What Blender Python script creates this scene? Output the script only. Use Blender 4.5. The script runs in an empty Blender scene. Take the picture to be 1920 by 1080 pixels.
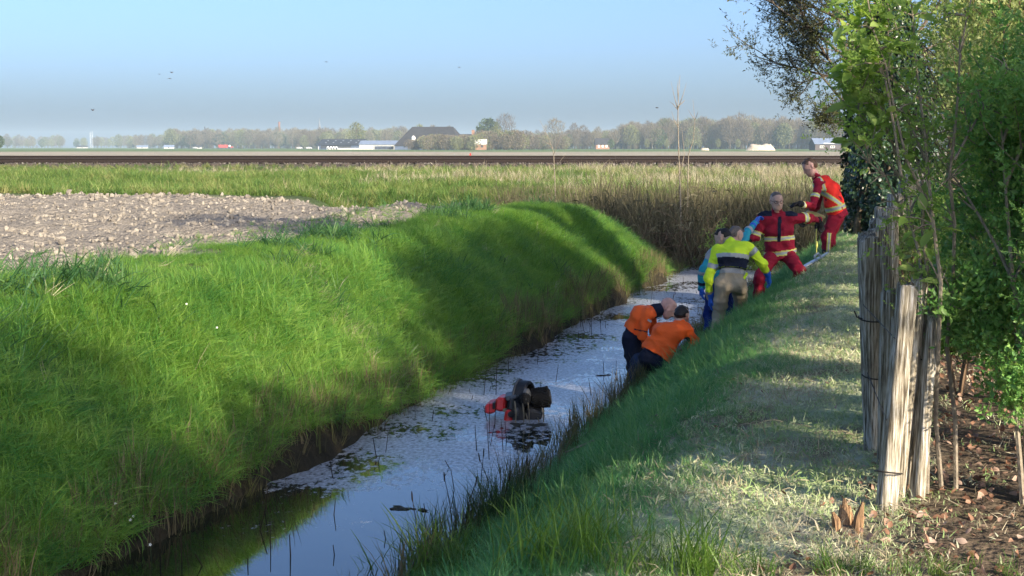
import bpy, math, random
import numpy as np
from mathutils import Vector, Matrix

R = math.radians
rng = np.random.default_rng(7)
random.seed(7)
scene = bpy.context.scene
COL = scene.collection

# ------------------------------------------------------------ camera, sky, sun
FPX, PW, PH, EYE = 2800.0, 1920.0, 1080.0, 1.65
PITCH = math.atan((540 - 276) / FPX)
cam_d = bpy.data.cameras.new('camera')
cam_d.sensor_width = 36.0
cam_d.lens = 36.0 * FPX / PW
cam_d.clip_start = 0.1
cam_d.clip_end = 9000.0
cam = bpy.data.objects.new('camera', cam_d)
COL.objects.link(cam)
cam.location = (0, 0, EYE)
cam.rotation_euler = (R(90) - PITCH, 0, 0)
scene.camera = cam

SUN_AZ = Vector((0.60, -0.80)).normalized()      # horizontal direction towards the sun
SUN_EL = R(23.0)
world = bpy.data.worlds.new('World')
scene.world = world
world.use_nodes = True
wn = world.node_tree
wn.nodes.clear()
sky = wn.nodes.new('ShaderNodeTexSky')
sky.sky_type = 'NISHITA'
sky.sun_disc = False
sky.sun_elevation = SUN_EL
sky.sun_rotation = math.atan2(SUN_AZ.x, SUN_AZ.y)
sky.altitude = 0
sky.air_density = 0.62
sky.dust_density = 2.8
sky.ozone_density = 4.5
wbg = wn.nodes.new('ShaderNodeBackground')
wbg.inputs['Strength'].default_value = 0.0725
wout = wn.nodes.new('ShaderNodeOutputWorld')
wn.links.new(sky.outputs['Color'], wbg.inputs['Color'])
wn.links.new(wbg.outputs['Background'], wout.inputs['Surface'])

sun_d = bpy.data.lights.new('sun', 'SUN')
sun_d.energy = 2.9
sun_d.angle = R(0.8)
sun_d.color = (1.0, 0.86, 0.66)
sun = bpy.data.objects.new('sun', sun_d)
COL.objects.link(sun)
sv = Vector((SUN_AZ.x * math.cos(SUN_EL), SUN_AZ.y * math.cos(SUN_EL), math.sin(SUN_EL)))
sun.rotation_euler = sv.to_track_quat('Z', 'Y').to_euler()
sun.location = (20, -20, 20)

vs = scene.view_settings
vs.view_transform = 'Standard'
vs.look = 'None'
vs.exposure = 1.95
vs.gamma = 1.0
vs.use_curve_mapping = False
cy = scene.cycles
cy.use_denoising = True
cy.max_bounces = 9
cy.diffuse_bounces = 7
cy.glossy_bounces = 2
cy.transmission_bounces = 3
cy.transparent_max_bounces = 8
cy.volume_bounces = 0
cy.sample_clamp_indirect = 6.0
cy.caustics_reflective = False
cy.caustics_refractive = False

# ------------------------------------------------------------ helpers
def pix(px, py, d):
    """the point at distance d (along +Y) that the photograph shows at px, py"""
    u, v = (px - 960) / FPX, (540 - py) / FPX
    y = math.cos(PITCH) + v * math.sin(PITCH)
    z = -math.sin(PITCH) + v * math.cos(PITCH)
    return Vector((u / y * d, d, EYE + z / y * d))

def smooth(x):
    x = np.clip(x, 0, 1)
    return x * x * (3 - 2 * x)

def _h2(i, j, seed):
    n = (i.astype(np.int64) * 374761393 + j.astype(np.int64) * 668265263 + seed * 974634777) & 0x7fffffff
    n = ((n ^ (n >> 13)) * 1274126177) & 0x7fffffff
    return ((n ^ (n >> 16)) & 0xffff) / 65535.0

def vnoise(x, y, seed=0):
    x = np.asarray(x, float); y = np.asarray(y, float)
    i, j = np.floor(x), np.floor(y)
    fx, fy = x - i, y - j
    fx, fy = fx * fx * (3 - 2 * fx), fy * fy * (3 - 2 * fy)
    a, b = _h2(i, j, seed), _h2(i + 1, j, seed)
    c, d = _h2(i, j + 1, seed), _h2(i + 1, j + 1, seed)
    return (a * (1 - fx) + b * fx) * (1 - fy) + (c * (1 - fx) + d * fx) * fy

def fbm(x, y, seed=0, oct=4):
    s, a, f = 0, .5, 1
    for o in range(oct):
        s = s + a * vnoise(np.asarray(x) * f, np.asarray(y) * f, seed + o * 17)
        a *= .5; f *= 2.03
    return s / (1 - .5 ** oct)

def tag(o, label=None, cat=None, group=None, kind=None):
    if label: o['label'] = label
    if cat: o['category'] = cat
    if group: o['group'] = group
    if kind: o['kind'] = kind
    return o

def empty(name, loc, label=None, cat=None, group=None):
    o = bpy.data.objects.new(name, None)
    o.empty_display_size = .2
    o.location = loc
    COL.objects.link(o)
    return tag(o, label, cat, group)

def mesh_from(name, V, F, smooth_shade=True):
    me = bpy.data.meshes.new(name)
    V = np.asarray(V, dtype=np.float32).reshape(-1, 3)
    if isinstance(F, np.ndarray):
        n, k = F.shape
        me.vertices.add(len(V)); me.vertices.foreach_set('co', V.ravel())
        me.loops.add(n * k); me.loops.foreach_set('vertex_index', F.astype(np.int32).ravel())
        me.polygons.add(n); me.polygons.foreach_set('loop_start', np.arange(0, n * k, k, dtype=np.int32))
        me.update(calc_edges=True)
        me.validate()
    else:
        me.from_pydata([tuple(map(float, v)) for v in V], [], [tuple(map(int, f)) for f in F])
        me.update()
    if smooth_shade and len(me.polygons):
        me.polygons.foreach_set('use_smooth', np.ones(len(me.polygons), dtype=bool))
    return me

def link(name, me, mat=None, parent=None, loc=None):
    o = bpy.data.objects.new(name, me)
    COL.objects.link(o)
    if mat is not None and len(me.materials) == 0: me.materials.append(mat)
    if parent is not None: o.parent = parent
    if loc is not None: o.location = loc
    return o

class MB:
    """collects simple shapes into one mesh (world or local coordinates)"""
    def __init__(s): s.V = []; s.F = []
    def add(s, V, F):
        n = len(s.V); s.V += [tuple(v) for v in V]
        s.F += [tuple(i + n for i in f) for f in F]
    def box(s, c, size, M=None, taper=1.0, bev=0.0):
        hx, hy, hz = size[0] / 2, size[1] / 2, size[2] / 2
        if bev <= 0:
            P = [(-hx, -hy, -hz), (hx, -hy, -hz), (hx, hy, -hz), (-hx, hy, -hz),
                 (-hx * taper, -hy * taper, hz), (hx * taper, -hy * taper, hz), (hx * taper, hy * taper, hz), (-hx * taper, hy * taper, hz)]
            F = [(0, 3, 2, 1), (4, 5, 6, 7), (0, 1, 5, 4), (1, 2, 6, 5), (2, 3, 7, 6), (3, 0, 4, 7)]
        else:
            P = []; F = []
            lv = [(-hz, bev), (-hz + bev, 0), (hz - bev, 0), (hz, bev)]
            for k, (z, ins) in enumerate(lv):
                tf = 1 if k < 2 else taper
                a, b = (hx - ins) * tf, (hy - ins) * tf
                c2 = min(bev, a * .6, b * .6)
                P += [(-a + c2, -b, z), (a - c2, -b, z), (a, -b + c2, z), (a, b - c2, z), (a - c2, b, z), (-a + c2, b, z), (-a, b - c2, z), (-a, -b + c2, z)]
            for k in range(3):
                for i in range(8):
                    j = (i + 1) % 8
                    F.append((k * 8 + i, k * 8 + j, k * 8 + 8 + j, k * 8 + 8 + i))
            F.append(tuple(range(7, -1, -1))); F.append(tuple(range(24, 32)))
        c = Vector(c)
        P = [c + (M @ Vector(p) if M is not None else Vector(p)) for p in P]
        s.add(P, F); return s
    def tube(s, pts, rad, n=8, caps=True):
        pts = [Vector(p) for p in pts]
        if not hasattr(rad, '__len__'): rad = [rad] * len(pts)
        up = Vector((0, 0, 1)); V = []; F = []
        d0 = (pts[1] - pts[0]).normalized()
        a = d0.cross(up)
        if a.length < 1e-3: a = Vector((1, 0, 0))
        a.normalize()
        for k, p in enumerate(pts):
            d = (pts[min(k + 1, len(pts) - 1)] - pts[max(k - 1, 0)])
            if d.length < 1e-9: d = d0
            d = d.normalized()
            a = (a - d * a.dot(d))
            if a.length < 1e-4: a = d.orthogonal()
            a.normalize()
            b = d.cross(a)
            for i in range(n):
                t = 2 * math.pi * i / n
                V.append(p + (a * math.cos(t) + b * math.sin(t)) * rad[k])
        for k in range(len(pts) - 1):
            for i in range(n):
                j = (i + 1) % n
                F.append((k * n + i, k * n + j, k * n + n + j, k * n + n + i))
        if caps:
            F.append(tuple(range(n - 1, -1, -1)))
            F.append(tuple((len(pts) - 1) * n + i for i in range(n)))
        s.add(V, F); return s
    def lathe(s, c, axis, prof, n=20):
        """prof: list of (along, radius)"""
        c = Vector(c); ax = Vector(axis).normalized(); a = ax.orthogonal().normalized(); b = ax.cross(a)
        V = []; F = []
        for (h, r) in prof:
            for i in range(n):
                t = 2 * math.pi * i / n
                V.append(c + ax * h + (a * math.cos(t) + b * math.sin(t)) * r)
        for k in range(len(prof) - 1):
            for i in range(n):
                j = (i + 1) % n
                F.append((k * n + i, k * n + j, k * n + n + j, k * n + n + i))
        F.append(tuple(range(n - 1, -1, -1))); F.append(tuple((len(prof) - 1) * n + i for i in range(n)))
        s.add(V, F); return s
    def build(s, name, mat, parent=None, origin=None, sm=False):
        V = np.array(s.V, float)
        if origin is not None: V = V - np.array(origin)
        return link(name, mesh_from(name, V, s.F, sm), mat, parent)

# ------------------------------------------------------------ materials
def nodes(name):
    m = bpy.data.materials.new(name); m.use_nodes = True
    return m, m.node_tree, m.node_tree.nodes['Principled BSDF']

def mat_plain(name, col, rough=.7, spec=.3, metal=0, noise=.12, scale=20, bump=0.0, bscale=60):
    m, t, b = nodes(name)
    b.inputs['Roughness'].default_value = rough
    b.inputs['Metallic'].default_value = metal
    b.inputs['Specular IOR Level'].default_value = spec
    tc = t.nodes.new('ShaderNodeTexCoord')
    nz = t.nodes.new('ShaderNodeTexNoise'); nz.inputs['Scale'].default_value = scale; nz.inputs['Detail'].default_value = 5
    t.links.new(tc.outputs['Object'], nz.inputs['Vector'])
    rp = t.nodes.new('ShaderNodeValToRGB')
    e = rp.color_ramp.elements
    e[0].position = .3; e[1].position = .7
    e[0].color = (*[c * (1 - noise) for c in col], 1); e[1].color = (*[min(1, c * (1 + noise)) for c in col], 1)
    t.links.new(nz.outputs['Fac'], rp.inputs['Fac']); t.links.new(rp.outputs['Color'], b.inputs['Base Color'])
    if bump:
        n2 = t.nodes.new('ShaderNodeTexNoise'); n2.inputs['Scale'].default_value = bscale; n2.inputs['Detail'].default_value = 4
        t.links.new(tc.outputs['Object'], n2.inputs['Vector'])
        bp = t.nodes.new('ShaderNodeBump'); bp.inputs['Strength'].default_value = bump; bp.inputs['Distance'].default_value = .02
        t.links.new(n2.outputs['Fac'], bp.inputs['Height']); t.links.new(bp.outputs['Normal'], b.inputs['Normal'])
    return m

def mat_leaf(name, cols, trans=.35, rough=.5, patch=.25, tcol=None, spec=.25):
    """foliage: random colour per instance, broad patches by place, some light through the blade"""
    m, t, b = nodes(name)
    oi = t.nodes.new('ShaderNodeObjectInfo')
    rp = t.nodes.new('ShaderNodeValToRGB')
    el = rp.color_ramp.elements
    while len(el) < len(cols): el.new(.5)
    for i, c in enumerate(cols):
        el[i].position = i / max(1, len(cols) - 1); el[i].color = (*c, 1)
    geo = t.nodes.new('ShaderNodeNewGeometry')
    nz = t.nodes.new('ShaderNodeTexNoise'); nz.inputs['Scale'].default_value = .9; nz.inputs['Detail'].default_value = 3
    t.links.new(geo.outputs['Position'], nz.inputs['Vector'])
    ad = t.nodes.new('ShaderNodeMath'); ad.operation = 'MULTIPLY_ADD'; ad.inputs[1].default_value = patch * 4; ad.inputs[2].default_value = -patch * 2
    t.links.new(nz.outputs['Fac'], ad.inputs[0])
    a2 = t.nodes.new('ShaderNodeMath'); a2.operation = 'ADD'; a2.use_clamp = True
    t.links.new(ad.outputs[0], a2.inputs[0]); t.links.new(oi.outputs['Random'], a2.inputs[1])
    t.links.new(a2.outputs[0], rp.inputs['Fac'])
    t.links.new(rp.outputs['Color'], b.inputs['Base Color'])
    b.inputs['Roughness'].default_value = rough
    b.inputs['Specular IOR Level'].default_value = spec
    tr = t.nodes.new('ShaderNodeBsdfTranslucent')
    hs = t.nodes.new('ShaderNodeHueSaturation'); hs.inputs['Hue'].default_value = .485; hs.inputs['Saturation'].default_value = 1.15; hs.inputs['Value'].default_value = 1.5
    t.links.new(rp.outputs['Color'], hs.inputs['Color']); t.links.new(hs.outputs['Color'], tr.inputs['Color'])
    mx = t.nodes.new('ShaderNodeMixShader'); mx.inputs[0].default_value = trans
    t.links.new(b.outputs['BSDF'], mx.inputs[1]); t.links.new(tr.outputs['BSDF'], mx.inputs[2])
    t.links.new(mx.outputs['Shader'], t.nodes['Material Output'].inputs['Surface'])
    return m

# ------------------------------------------------------------ scatter: one object, many small instances
def proto_col(name, meshes, mat):
    c = bpy.data.collections.new(name)
    for i, me in enumerate(meshes):
        if len(me.materials) == 0: me.materials.append(mat)
        o = bpy.data.objects.new('%s_%02d' % (name, i), me)
        c.objects.link(o)
    return c

def scatter(name, pts, rot, scl, idx, collection, parent=None, origin=(0, 0, 0)):
    pts = np.asarray(pts, np.float32).reshape(-1, 3) - np.array(origin, np.float32)
    n = len(pts)
    me = bpy.data.meshes.new(name)
    me.vertices.add(n); me.vertices.foreach_set('co', pts.ravel())
    a = me.attributes.new('rot', 'FLOAT_VECTOR', 'POINT'); a.data.foreach_set('vector', np.asarray(rot, np.float32).ravel())
    scl = np.asarray(scl, np.float32)
    if scl.ndim == 1: scl = np.repeat(scl[:, None], 3, 1)
    a = me.attributes.new('scl', 'FLOAT_VECTOR', 'POINT'); a.data.foreach_set('vector', scl.ravel())
    a = me.attributes.new('idx', 'INT', 'POINT'); a.data.foreach_set('value', np.asarray(idx, np.int32))
    o = link(name, me, None, parent)
    if parent is None: o.location = origin
    t = bpy.data.node_groups.new(name, 'GeometryNodeTree')
    t.interface.new_socket('Geometry', in_out='INPUT', socket_type='NodeSocketGeometry')
    t.interface.new_socket('Geometry', in_out='OUTPUT', socket_type='NodeSocketGeometry')
    gi = t.nodes.new('NodeGroupInput'); go = t.nodes.new('NodeGroupOutput')
    ip = t.nodes.new('GeometryNodeInstanceOnPoints')
    ci = t.nodes.new('GeometryNodeCollectionInfo')
    ci.inputs['Collection'].default_value = collection
    ci.inputs['Separate Children'].default_value = True
    ci.inputs['Reset Children'].default_value = True
    def na(nm, ty):
        x = t.nodes.new('GeometryNodeInputNamedAttribute'); x.data_type = ty; x.inputs['Name'].default_value = nm
        return x.outputs['Attribute']
    e2r = t.nodes.new('FunctionNodeEulerToRotation')
    t.links.new(na('rot', 'FLOAT_VECTOR'), e2r.inputs[0])
    t.links.new(gi.outputs[0], ip.inputs['Points'])
    t.links.new(ci.outputs['Instances'], ip.inputs['Instance'])
    ip.inputs['Pick Instance'].default_value = True
    t.links.new(na('idx', 'INT'), ip.inputs['Instance Index'])
    t.links.new(e2r.outputs[0], ip.inputs['Rotation'])
    t.links.new(na('scl', 'FLOAT_VECTOR'), ip.inputs['Scale'])
    t.links.new(ip.outputs['Instances'], go.inputs[0])
    md = o.modifiers.new('scatter', 'NODES'); md.node_group = t
    return o

def tuft(nb, rad, h, hv, w, bend, seed, seg=3, tilt=.35, droop=1.0):
    """a tuft of tapering, curving blades"""
    r = np.random.default_rng(seed)
    V = []; F = []
    for _ in range(nb):
        a = r.uniform(0, 2 * math.pi); q = rad * math.sqrt(r.uniform())
        base = np.array([q * math.cos(a), q * math.sin(a), -.01])
        H = h * (1 + hv * r.uniform(-1, 1)); az = r.uniform(0, 2 * math.pi)
        th = r.uniform(0, tilt); bd = bend * r.uniform(.3, 1.3)
        side = np.array([-math.sin(az + r.uniform(-.6, .6)), math.cos(az + r.uniform(-.6, .6)), 0])
        p = base.copy(); ww = w * r.uniform(.6, 1.3)
        n0 = len(V)
        for k in range(seg + 1):
            f = k / seg
            if k < seg:
                wd = ww * (1 - f ** 2 * .75) / 2
                V += [p - side * wd, p + side * wd]
            else: V.append(p)
            ang = th + bd * (f + .5 / seg) ** droop
            p = p + np.array([math.cos(az) * math.sin(ang), math.sin(az) * math.sin(ang), math.cos(ang)]) * H / seg
        for k in range(seg - 1):
            F.append((n0 + 2 * k, n0 + 2 * k + 1, n0 + 2 * k + 3)); F.append((n0 + 2 * k, n0 + 2 * k + 3, n0 + 2 * k + 2))
        k = seg - 1
        F.append((n0 + 2 * k, n0 + 2 * k + 1, n0 + 2 * k + 2))
    return mesh_from('tuft', np.array(V), np.array(F), True)
# ------------------------------------------------------------ terrain
WATER_Z, DW = -1.0, 1.85
def xl(y): return -1.13 + .27 * (np.asarray(y, float) - 14.4)
def fence_x(y): return 1.86 + .27 * (np.asarray(y, float) - 7.8)

def ground_z(x, y, rough=True):
    x = np.asarray(x, float); y = np.asarray(y, float)
    wob = .16 * (vnoise(x * 0 + y * .55, x * 0, 3) - .5) * 2 + .05 * (vnoise(y * 2.3, x * 0, 9) - .5) * 2
    s = x - xl(y) - wob * smooth((12 + x) / 6)
    # left bank and field
    u = np.maximum(-s, 0)
    dx = np.clip((2.4 - u) / 2.4, 0, 1)
    dy = np.clip((y - 30.2) / 3.3, 0, 1.3) * smooth((x + 5.5) / 3.5)
    rr = np.clip(np.sqrt(dx * dx + dy * dy), 0, 1)
    prof_u = np.array([0, .03, .12, .45, .75, 1.0, 1.3]) * 1.0
    ul = 2.4 * (1 - rr)
    zl = np.interp(ul, [0, .05, .3, 1.0, 1.75, 2.2, 2.4], [-1.12, -.93, -.70, -.13, .36, .50, .52])
    bulge = .10 * (fbm(x * .5, y * .35, 21, 3) - .5) * 2
    zl = zl + bulge * smooth(ul / .8)
    # the slump in the left bank
    # ditch bed
    zb = -1.12 - .35 * np.sin(np.pi * np.clip(s / DW, 0, 1))
    # right bank and lawn
    t = np.maximum(s - DW, 0)
    zr = np.interp(t, [0, .05, .35, .6, .8, 1.0, 1.3, 1.6, 2.0, 3.0, 8.0], [-1.12, -1.02, -.97, -.89, -.78, -.62, -.38, -.15, -.02, .03, .05])
    fy = smooth((y - 18.2) / 1.4)
    rise = (.20 + .12 * fy) * smooth((y - 11) / 7.5) * smooth((t - 1.4 + .25 * fy) / 1.2)
    zr = zr + rise + .05 * (fbm(x * .8, y * .8, 33, 3) - .5) * 2 * smooth(t)
    drop = smooth((y - 25.5) / 6.5)
    zr = zr * (1 - drop) + (-1.12) * drop
    z = np.where(s < 0, zl, np.where(s < DW, zb, zr))
    # railway embankment
    E = np.interp(y, [34.0, 34.6, 37.2, 40.0, 47.9, 48.6, 49.0, 51.6, 52.3, 57, 5000],
                  [-1.6, -1.0, .38, .48, .86, 1.02, 1.10, 1.10, 1.02, .30, .30])
    E = E + .07 * (fbm(x * .35, y * .6, 51, 3) - .5) * 2 * smooth((y - 35) / 2) * (1 - smooth((y - 46.5) / 1.5))
    z = np.where(y > 37.5, E, np.where(y > 34.0, np.maximum(z, E), z))
    if rough:
        f = field_mask(x, y)
        n = fbm(x * 1.3, y * 1.1, 71, 4)
        n2 = fbm(x * 4.0, y * 4.0, 75, 3)
        ridge = .16 * np.exp(-((y - 34.0 - .5 * np.sin(x * .4)) / 1.1) ** 2)
        z = z + f * ((n - .5) * .26 + (n2 - .5) * .17 - .10 + .5 * ridge * smooth((2.0 - x) / 4))
    return z

def field_mask(x, y):
    x = np.asarray(x, float); y = np.asarray(y, float)
    u = -(x - xl(y))
    e = 2.75 + .55 * (fbm(y * .8, x * 0 + 2, 91, 2) - .5) * 2
    lim = 36.0 - 1.0 * (fbm(x * .5, x * 0, 95, 2)) - np.clip((x + 6.5) * .5, 0, 6)
    return smooth((u - e) / .45) * smooth((lim - y) / .7)

def gz(x, y): return float(ground_z(np.array([x]), np.array([y]))[0])

def axis(fine0, fine1, step, lo, hi, g=1.18):
    a = list(np.arange(fine0, fine1 + 1e-6, step))
    s, v = step, a[-1]
    while v < hi: s *= g; v += s; a.append(min(v, hi))
    s, v = step, a[0]
    while v > lo: s *= g; v -= s; a.insert(0, max(v, lo))
    return np.array(a)
gx = axis(-16, 9, .14, -2400, 2400)
ga = axis(3, 40, .14, -40, 40)
gy = np.concatenate([ga, axis(40.3, 57, .3, 40.3, 4000, 1.12)])
GX, GY = np.meshgrid(gx, gy)
GZ = ground_z(GX, GY)
nx, ny = len(gx), len(gy)
I = np.arange(nx * ny).reshape(ny, nx)
Fq = np.stack([I[:-1, :-1], I[:-1, 1:], I[1:, 1:], I[1:, :-1]], -1).reshape(-1, 4)
gme = mesh_from('ground', np.stack([GX, GY, GZ], -1).reshape(-1, 3), Fq)
# colours of the ground itself: what it is made of at each place
C = np.zeros((ny, nx, 4)); C[..., 3] = 1
C[..., :3] = (.07, .10, .04)                               # thatch and earth under the grass
S_ = GX - xl(GY); T_ = S_ - DW
def put(mask, col):
    m = np.clip(mask, 0, 1)[..., None]
    C[..., :3] = C[..., :3] * (1 - m) + np.array(col) * m
lawn = smooth((T_ - 1.5) / .5) * (GY < 30)
put(lawn, (.38, .44, .26))
strw = smooth((fbm(GX * 1.1 + 3, GY * .8, 101, 4) - .5) * 7)
put(lawn * strw * .85, (.52, .51, .39))
brn = smooth((fbm(GX * 1.7 + 8, GY * 1.1, 111, 3) - .60) * 9)
put(lawn * brn, (.24, .185, .13))
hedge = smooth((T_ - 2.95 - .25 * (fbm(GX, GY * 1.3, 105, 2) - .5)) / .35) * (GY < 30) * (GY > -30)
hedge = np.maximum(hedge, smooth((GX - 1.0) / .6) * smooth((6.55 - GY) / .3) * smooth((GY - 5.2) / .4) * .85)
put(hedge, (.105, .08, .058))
put(((S_ > -.25) & (S_ < DW + .2) & (GY < 36)).astype(float), (.035, .03, .02))
put(smooth((GY - 36) / 1) * smooth((49 - GY) / .5), (.10, .13, .05))
put(smooth((GY - 48.3) / .3) * smooth((53.2 - GY) / .5), (.10, .088, .075))
put(smooth((GY - 53.5) / 2) , (.115, .17, .06))
bare = smooth((GY - 110) / 20) * smooth((470 + 60 * (fbm(GX * .01, GY * 0, 7, 3) - .5) - GY) / 40)
put(bare * (.75 + .25 * smooth((fbm(GX * .02, GY * .08, 8, 3) - .4) * 5)), (.37, .32, .25))
put(field_mask(GX, GY), (.25, .222, .185))
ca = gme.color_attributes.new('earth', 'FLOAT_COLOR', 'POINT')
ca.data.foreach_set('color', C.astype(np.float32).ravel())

def ground_material():
    m, t, b = nodes('ground')
    at = t.nodes.new('ShaderNodeAttribute'); at.attribute_name = 'earth'
    geo = t.nodes.new('ShaderNodeNewGeometry')
    n1 = t.nodes.new('ShaderNodeTexNoise'); n1.inputs['Scale'].default_value = 5; n1.inputs['Detail'].default_value = 8; n1.inputs['Roughness'].default_value = .7
    t.links.new(geo.outputs['Position'], n1.inputs['Vector'])
    mr = t.nodes.new('ShaderNodeMapRange'); mr.inputs['From Min'].default_value = .3; mr.inputs['From Max'].default_value = .7
    mr.inputs['To Min'].default_value = .72; mr.inputs['To Max'].default_value = 1.25
    t.links.new(n1.outputs['Fac'], mr.inputs['Value'])
    vm = t.nodes.new('ShaderNodeVectorMath'); vm.operation = 'SCALE'
    t.links.new(at.outputs['Color'], vm.inputs[0]); t.links.new(mr.outputs['Result'], vm.inputs['Scale'])
    t.links.new(vm.outputs['Vector'], b.inputs['Base Color'])
    b.inputs['Roughness'].default_value = .95; b.inputs['Specular IOR Level'].default_value = .1
    bp = t.nodes.new('ShaderNodeBump'); bp.inputs['Strength'].default_value = .9; bp.inputs['Distance'].default_value = .09
    n2 = t.nodes.new('ShaderNodeTexNoise'); n2.inputs['Scale'].default_value = 18; n2.inputs['Detail'].default_value = 5
    t.links.new(geo.outputs['Position'], n2.inputs['Vector'])
    t.links.new(n2.outputs['Fac'], bp.inputs['Height']); t.links.new(bp.outputs['Normal'], b.inputs['Normal'])
    return m
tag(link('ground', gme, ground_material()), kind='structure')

# ------------------------------------------------------------ water
def water_material():
    m, t, b = nodes('water')
    geo = t.nodes.new('ShaderNodeNewGeometry')
    b.inputs['Base Color'].default_value = (.012, .016, .008, 1)
    b.inputs['Roughness'].default_value = .02
    b.inputs['IOR'].default_value = 2.1
    n0 = t.nodes.new('ShaderNodeTexNoise'); n0.inputs['Scale'].default_value = 1.7; n0.inputs['Detail'].default_value = 2
    t.links.new(geo.outputs['Position'], n0.inputs['Vector'])
    b0 = t.nodes.new('ShaderNodeBump'); b0.inputs['Strength'].default_value = .05; b0.inputs['Distance'].default_value = .03
    t.links.new(n0.outputs['Fac'], b0.inputs['Height']); t.links.new(b0.outputs['Normal'], b.inputs['Normal'])
    # floating film of algae and weed: flecks, with broad gaps of open water
    mp = t.nodes.new('ShaderNodeMapping'); mp.inputs['Scale'].default_value = (1.0, .55, 1)
    t.links.new(geo.outputs['Position'], mp.inputs['Vector'])
    nf = t.nodes.new('ShaderNodeTexNoise'); nf.inputs['Scale'].default_value = 13; nf.inputs['Detail'].default_value = 7; nf.inputs['Roughness'].default_value = .72
    nb = t.nodes.new('ShaderNodeTexNoise'); nb.inputs['Scale'].default_value = .85; nb.inputs['Detail'].default_value = 3
    t.links.new(mp.outputs['Vector'], nf.inputs['Vector']); t.links.new(geo.outputs['Position'], nb.inputs['Vector'])
    sx = t.nodes.new('ShaderNodeSeparateXYZ'); t.links.new(geo.outputs['Position'], sx.inputs[0])
    yr = t.nodes.new('ShaderNodeMapRange'); yr.inputs['From Min'].default_value = 9.8; yr.inputs['From Max'].default_value = 12.0
    yr.inputs['To Min'].default_value = -.24; yr.inputs['To Max'].default_value = .12
    t.links.new(sx.outputs['Y'], yr.inputs['Value'])
    bb = t.nodes.new('ShaderNodeMath'); bb.operation = 'MULTIPLY_ADD'; bb.inputs[1].default_value = .85; bb.inputs[2].default_value = -.43
    t.links.new(nb.outputs['Fac'], bb.inputs[0])
    s1 = t.nodes.new('ShaderNodeMath'); t.links.new(bb.outputs[0], s1.inputs[0]); t.links.new(yr.outputs['Result'], s1.inputs[1])
    s2 = t.nodes.new('ShaderNodeMath'); t.links.new(s1.outputs[0], s2.inputs[0]); t.links.new(nf.outputs['Fac'], s2.inputs[1])
    rp = t.nodes.new('ShaderNodeMapRange'); rp.inputs['From Min'].default_value = .52; rp.inputs['From Max'].default_value = .60
    t.links.new(s2.outputs[0], rp.inputs['Value'])
    f = t.nodes.new('ShaderNodeBsdfPrincipled')
    n3 = t.nodes.new('ShaderNodeTexNoise'); n3.inputs['Scale'].default_value = 30; n3.inputs['Detail'].default_value = 4
    t.links.new(mp.outputs['Vector'], n3.inputs['Vector'])
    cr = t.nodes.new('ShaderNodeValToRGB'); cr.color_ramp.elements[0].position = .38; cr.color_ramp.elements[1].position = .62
    cr.color_ramp.elements[0].color = (.13, .14, .16, 1); cr.color_ramp.elements[1].color = (.50, .53, .60, 1)  # scum colour; its pale blue stands for the sky it reflects
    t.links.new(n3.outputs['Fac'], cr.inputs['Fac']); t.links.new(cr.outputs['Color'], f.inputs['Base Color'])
    f.inputs['Roughness'].default_value = .28; f.inputs['IOR'].default_value = 1.8
    bf = t.nodes.new('ShaderNodeBump'); bf.inputs['Strength'].default_value = .25; bf.inputs['Distance'].default_value = .02
    t.links.new(n3.outputs['Fac'], bf.inputs['Height']); t.links.new(bf.outputs['Normal'], f.inputs['Normal'])
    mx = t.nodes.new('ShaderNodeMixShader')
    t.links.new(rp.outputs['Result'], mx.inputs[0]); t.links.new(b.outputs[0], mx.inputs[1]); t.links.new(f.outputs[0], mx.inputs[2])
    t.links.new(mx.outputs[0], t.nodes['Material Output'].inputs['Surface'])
    return m
wv = []
for y in np.arange(2, 38.1, 1.0):
    far = max(0, y - 32)
    wv += [(float(xl(y)) - .8 - far * 1.5, y, WATER_Z), (float(xl(y)) + DW + .8 + far * 1.5, y, WATER_Z)]
wf = [(2 * i, 2 * i + 1, 2 * i + 3, 2 * i + 2) for i in range(len(wv) // 2 - 1)]
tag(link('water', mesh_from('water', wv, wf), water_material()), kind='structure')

# ------------------------------------------------------------ railway
M_RUST = mat_plain('rusty_steel', (.022, .015, .013), .75, .3, .3, .35, 30)
M_RAILTOP = mat_plain('worn_rail_head', (.32, .33, .36), .35, .5, .9, .1, 30)
M_SLEEPER = mat_plain('sleeper_concrete', (.07, .058, .05), .9, .2, 0, .2, 12)
TRK_Y, RAIL_FOOT = 50.0, 1.135
track = empty('railway_track', (0, TRK_Y, 1.10), 'rusty brown railway track on ballast crossing behind the ditch and field', 'railway track')
prof = [(-.075, 0), (.075, 0), (.075, .012), (.012, .03), (.010, .115), (.036, .128), (.036, .155), (-.036, .155), (-.036, .128), (-.010, .115), (-.012, .03), (-.075, .012)]
for yy, dz in ((-.755, 0), (.755, .075)):
    n = len(prof); V = []; F = []
    for x in (-70, 70):
        V += [(x, yy + p[0], RAIL_FOOT - 1.10 + dz + p[1]) for p in prof]
    F = [(i, (i + 1) % n, n + (i + 1) % n, n + i) for i in range(n)]
    rail = link('rail', mesh_from('rail', V, F, False), M_RUST, track)
    V = [(x, yy + w, RAIL_FOOT - 1.10 + dz + .157) for x in (-70, 70) for w in (-.03, .03)]
    V += [(x, yy + w, RAIL_FOOT - 1.10 + dz + .1545) for x in (-70, 70) for w in (-.03, .03)]
    link('running_surface', mesh_from('running_surface', V, [(0, 1, 3, 2), (4, 6, 7, 5), (0, 2, 6, 4), (1, 5, 7, 3), (0, 4, 5, 1), (2, 3, 7, 6)], False), M_RAILTOP, rail)
sm = MB().box((0, 0, -.06), (.25, 2.6, .18), bev=.02)
fm = MB()
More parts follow.
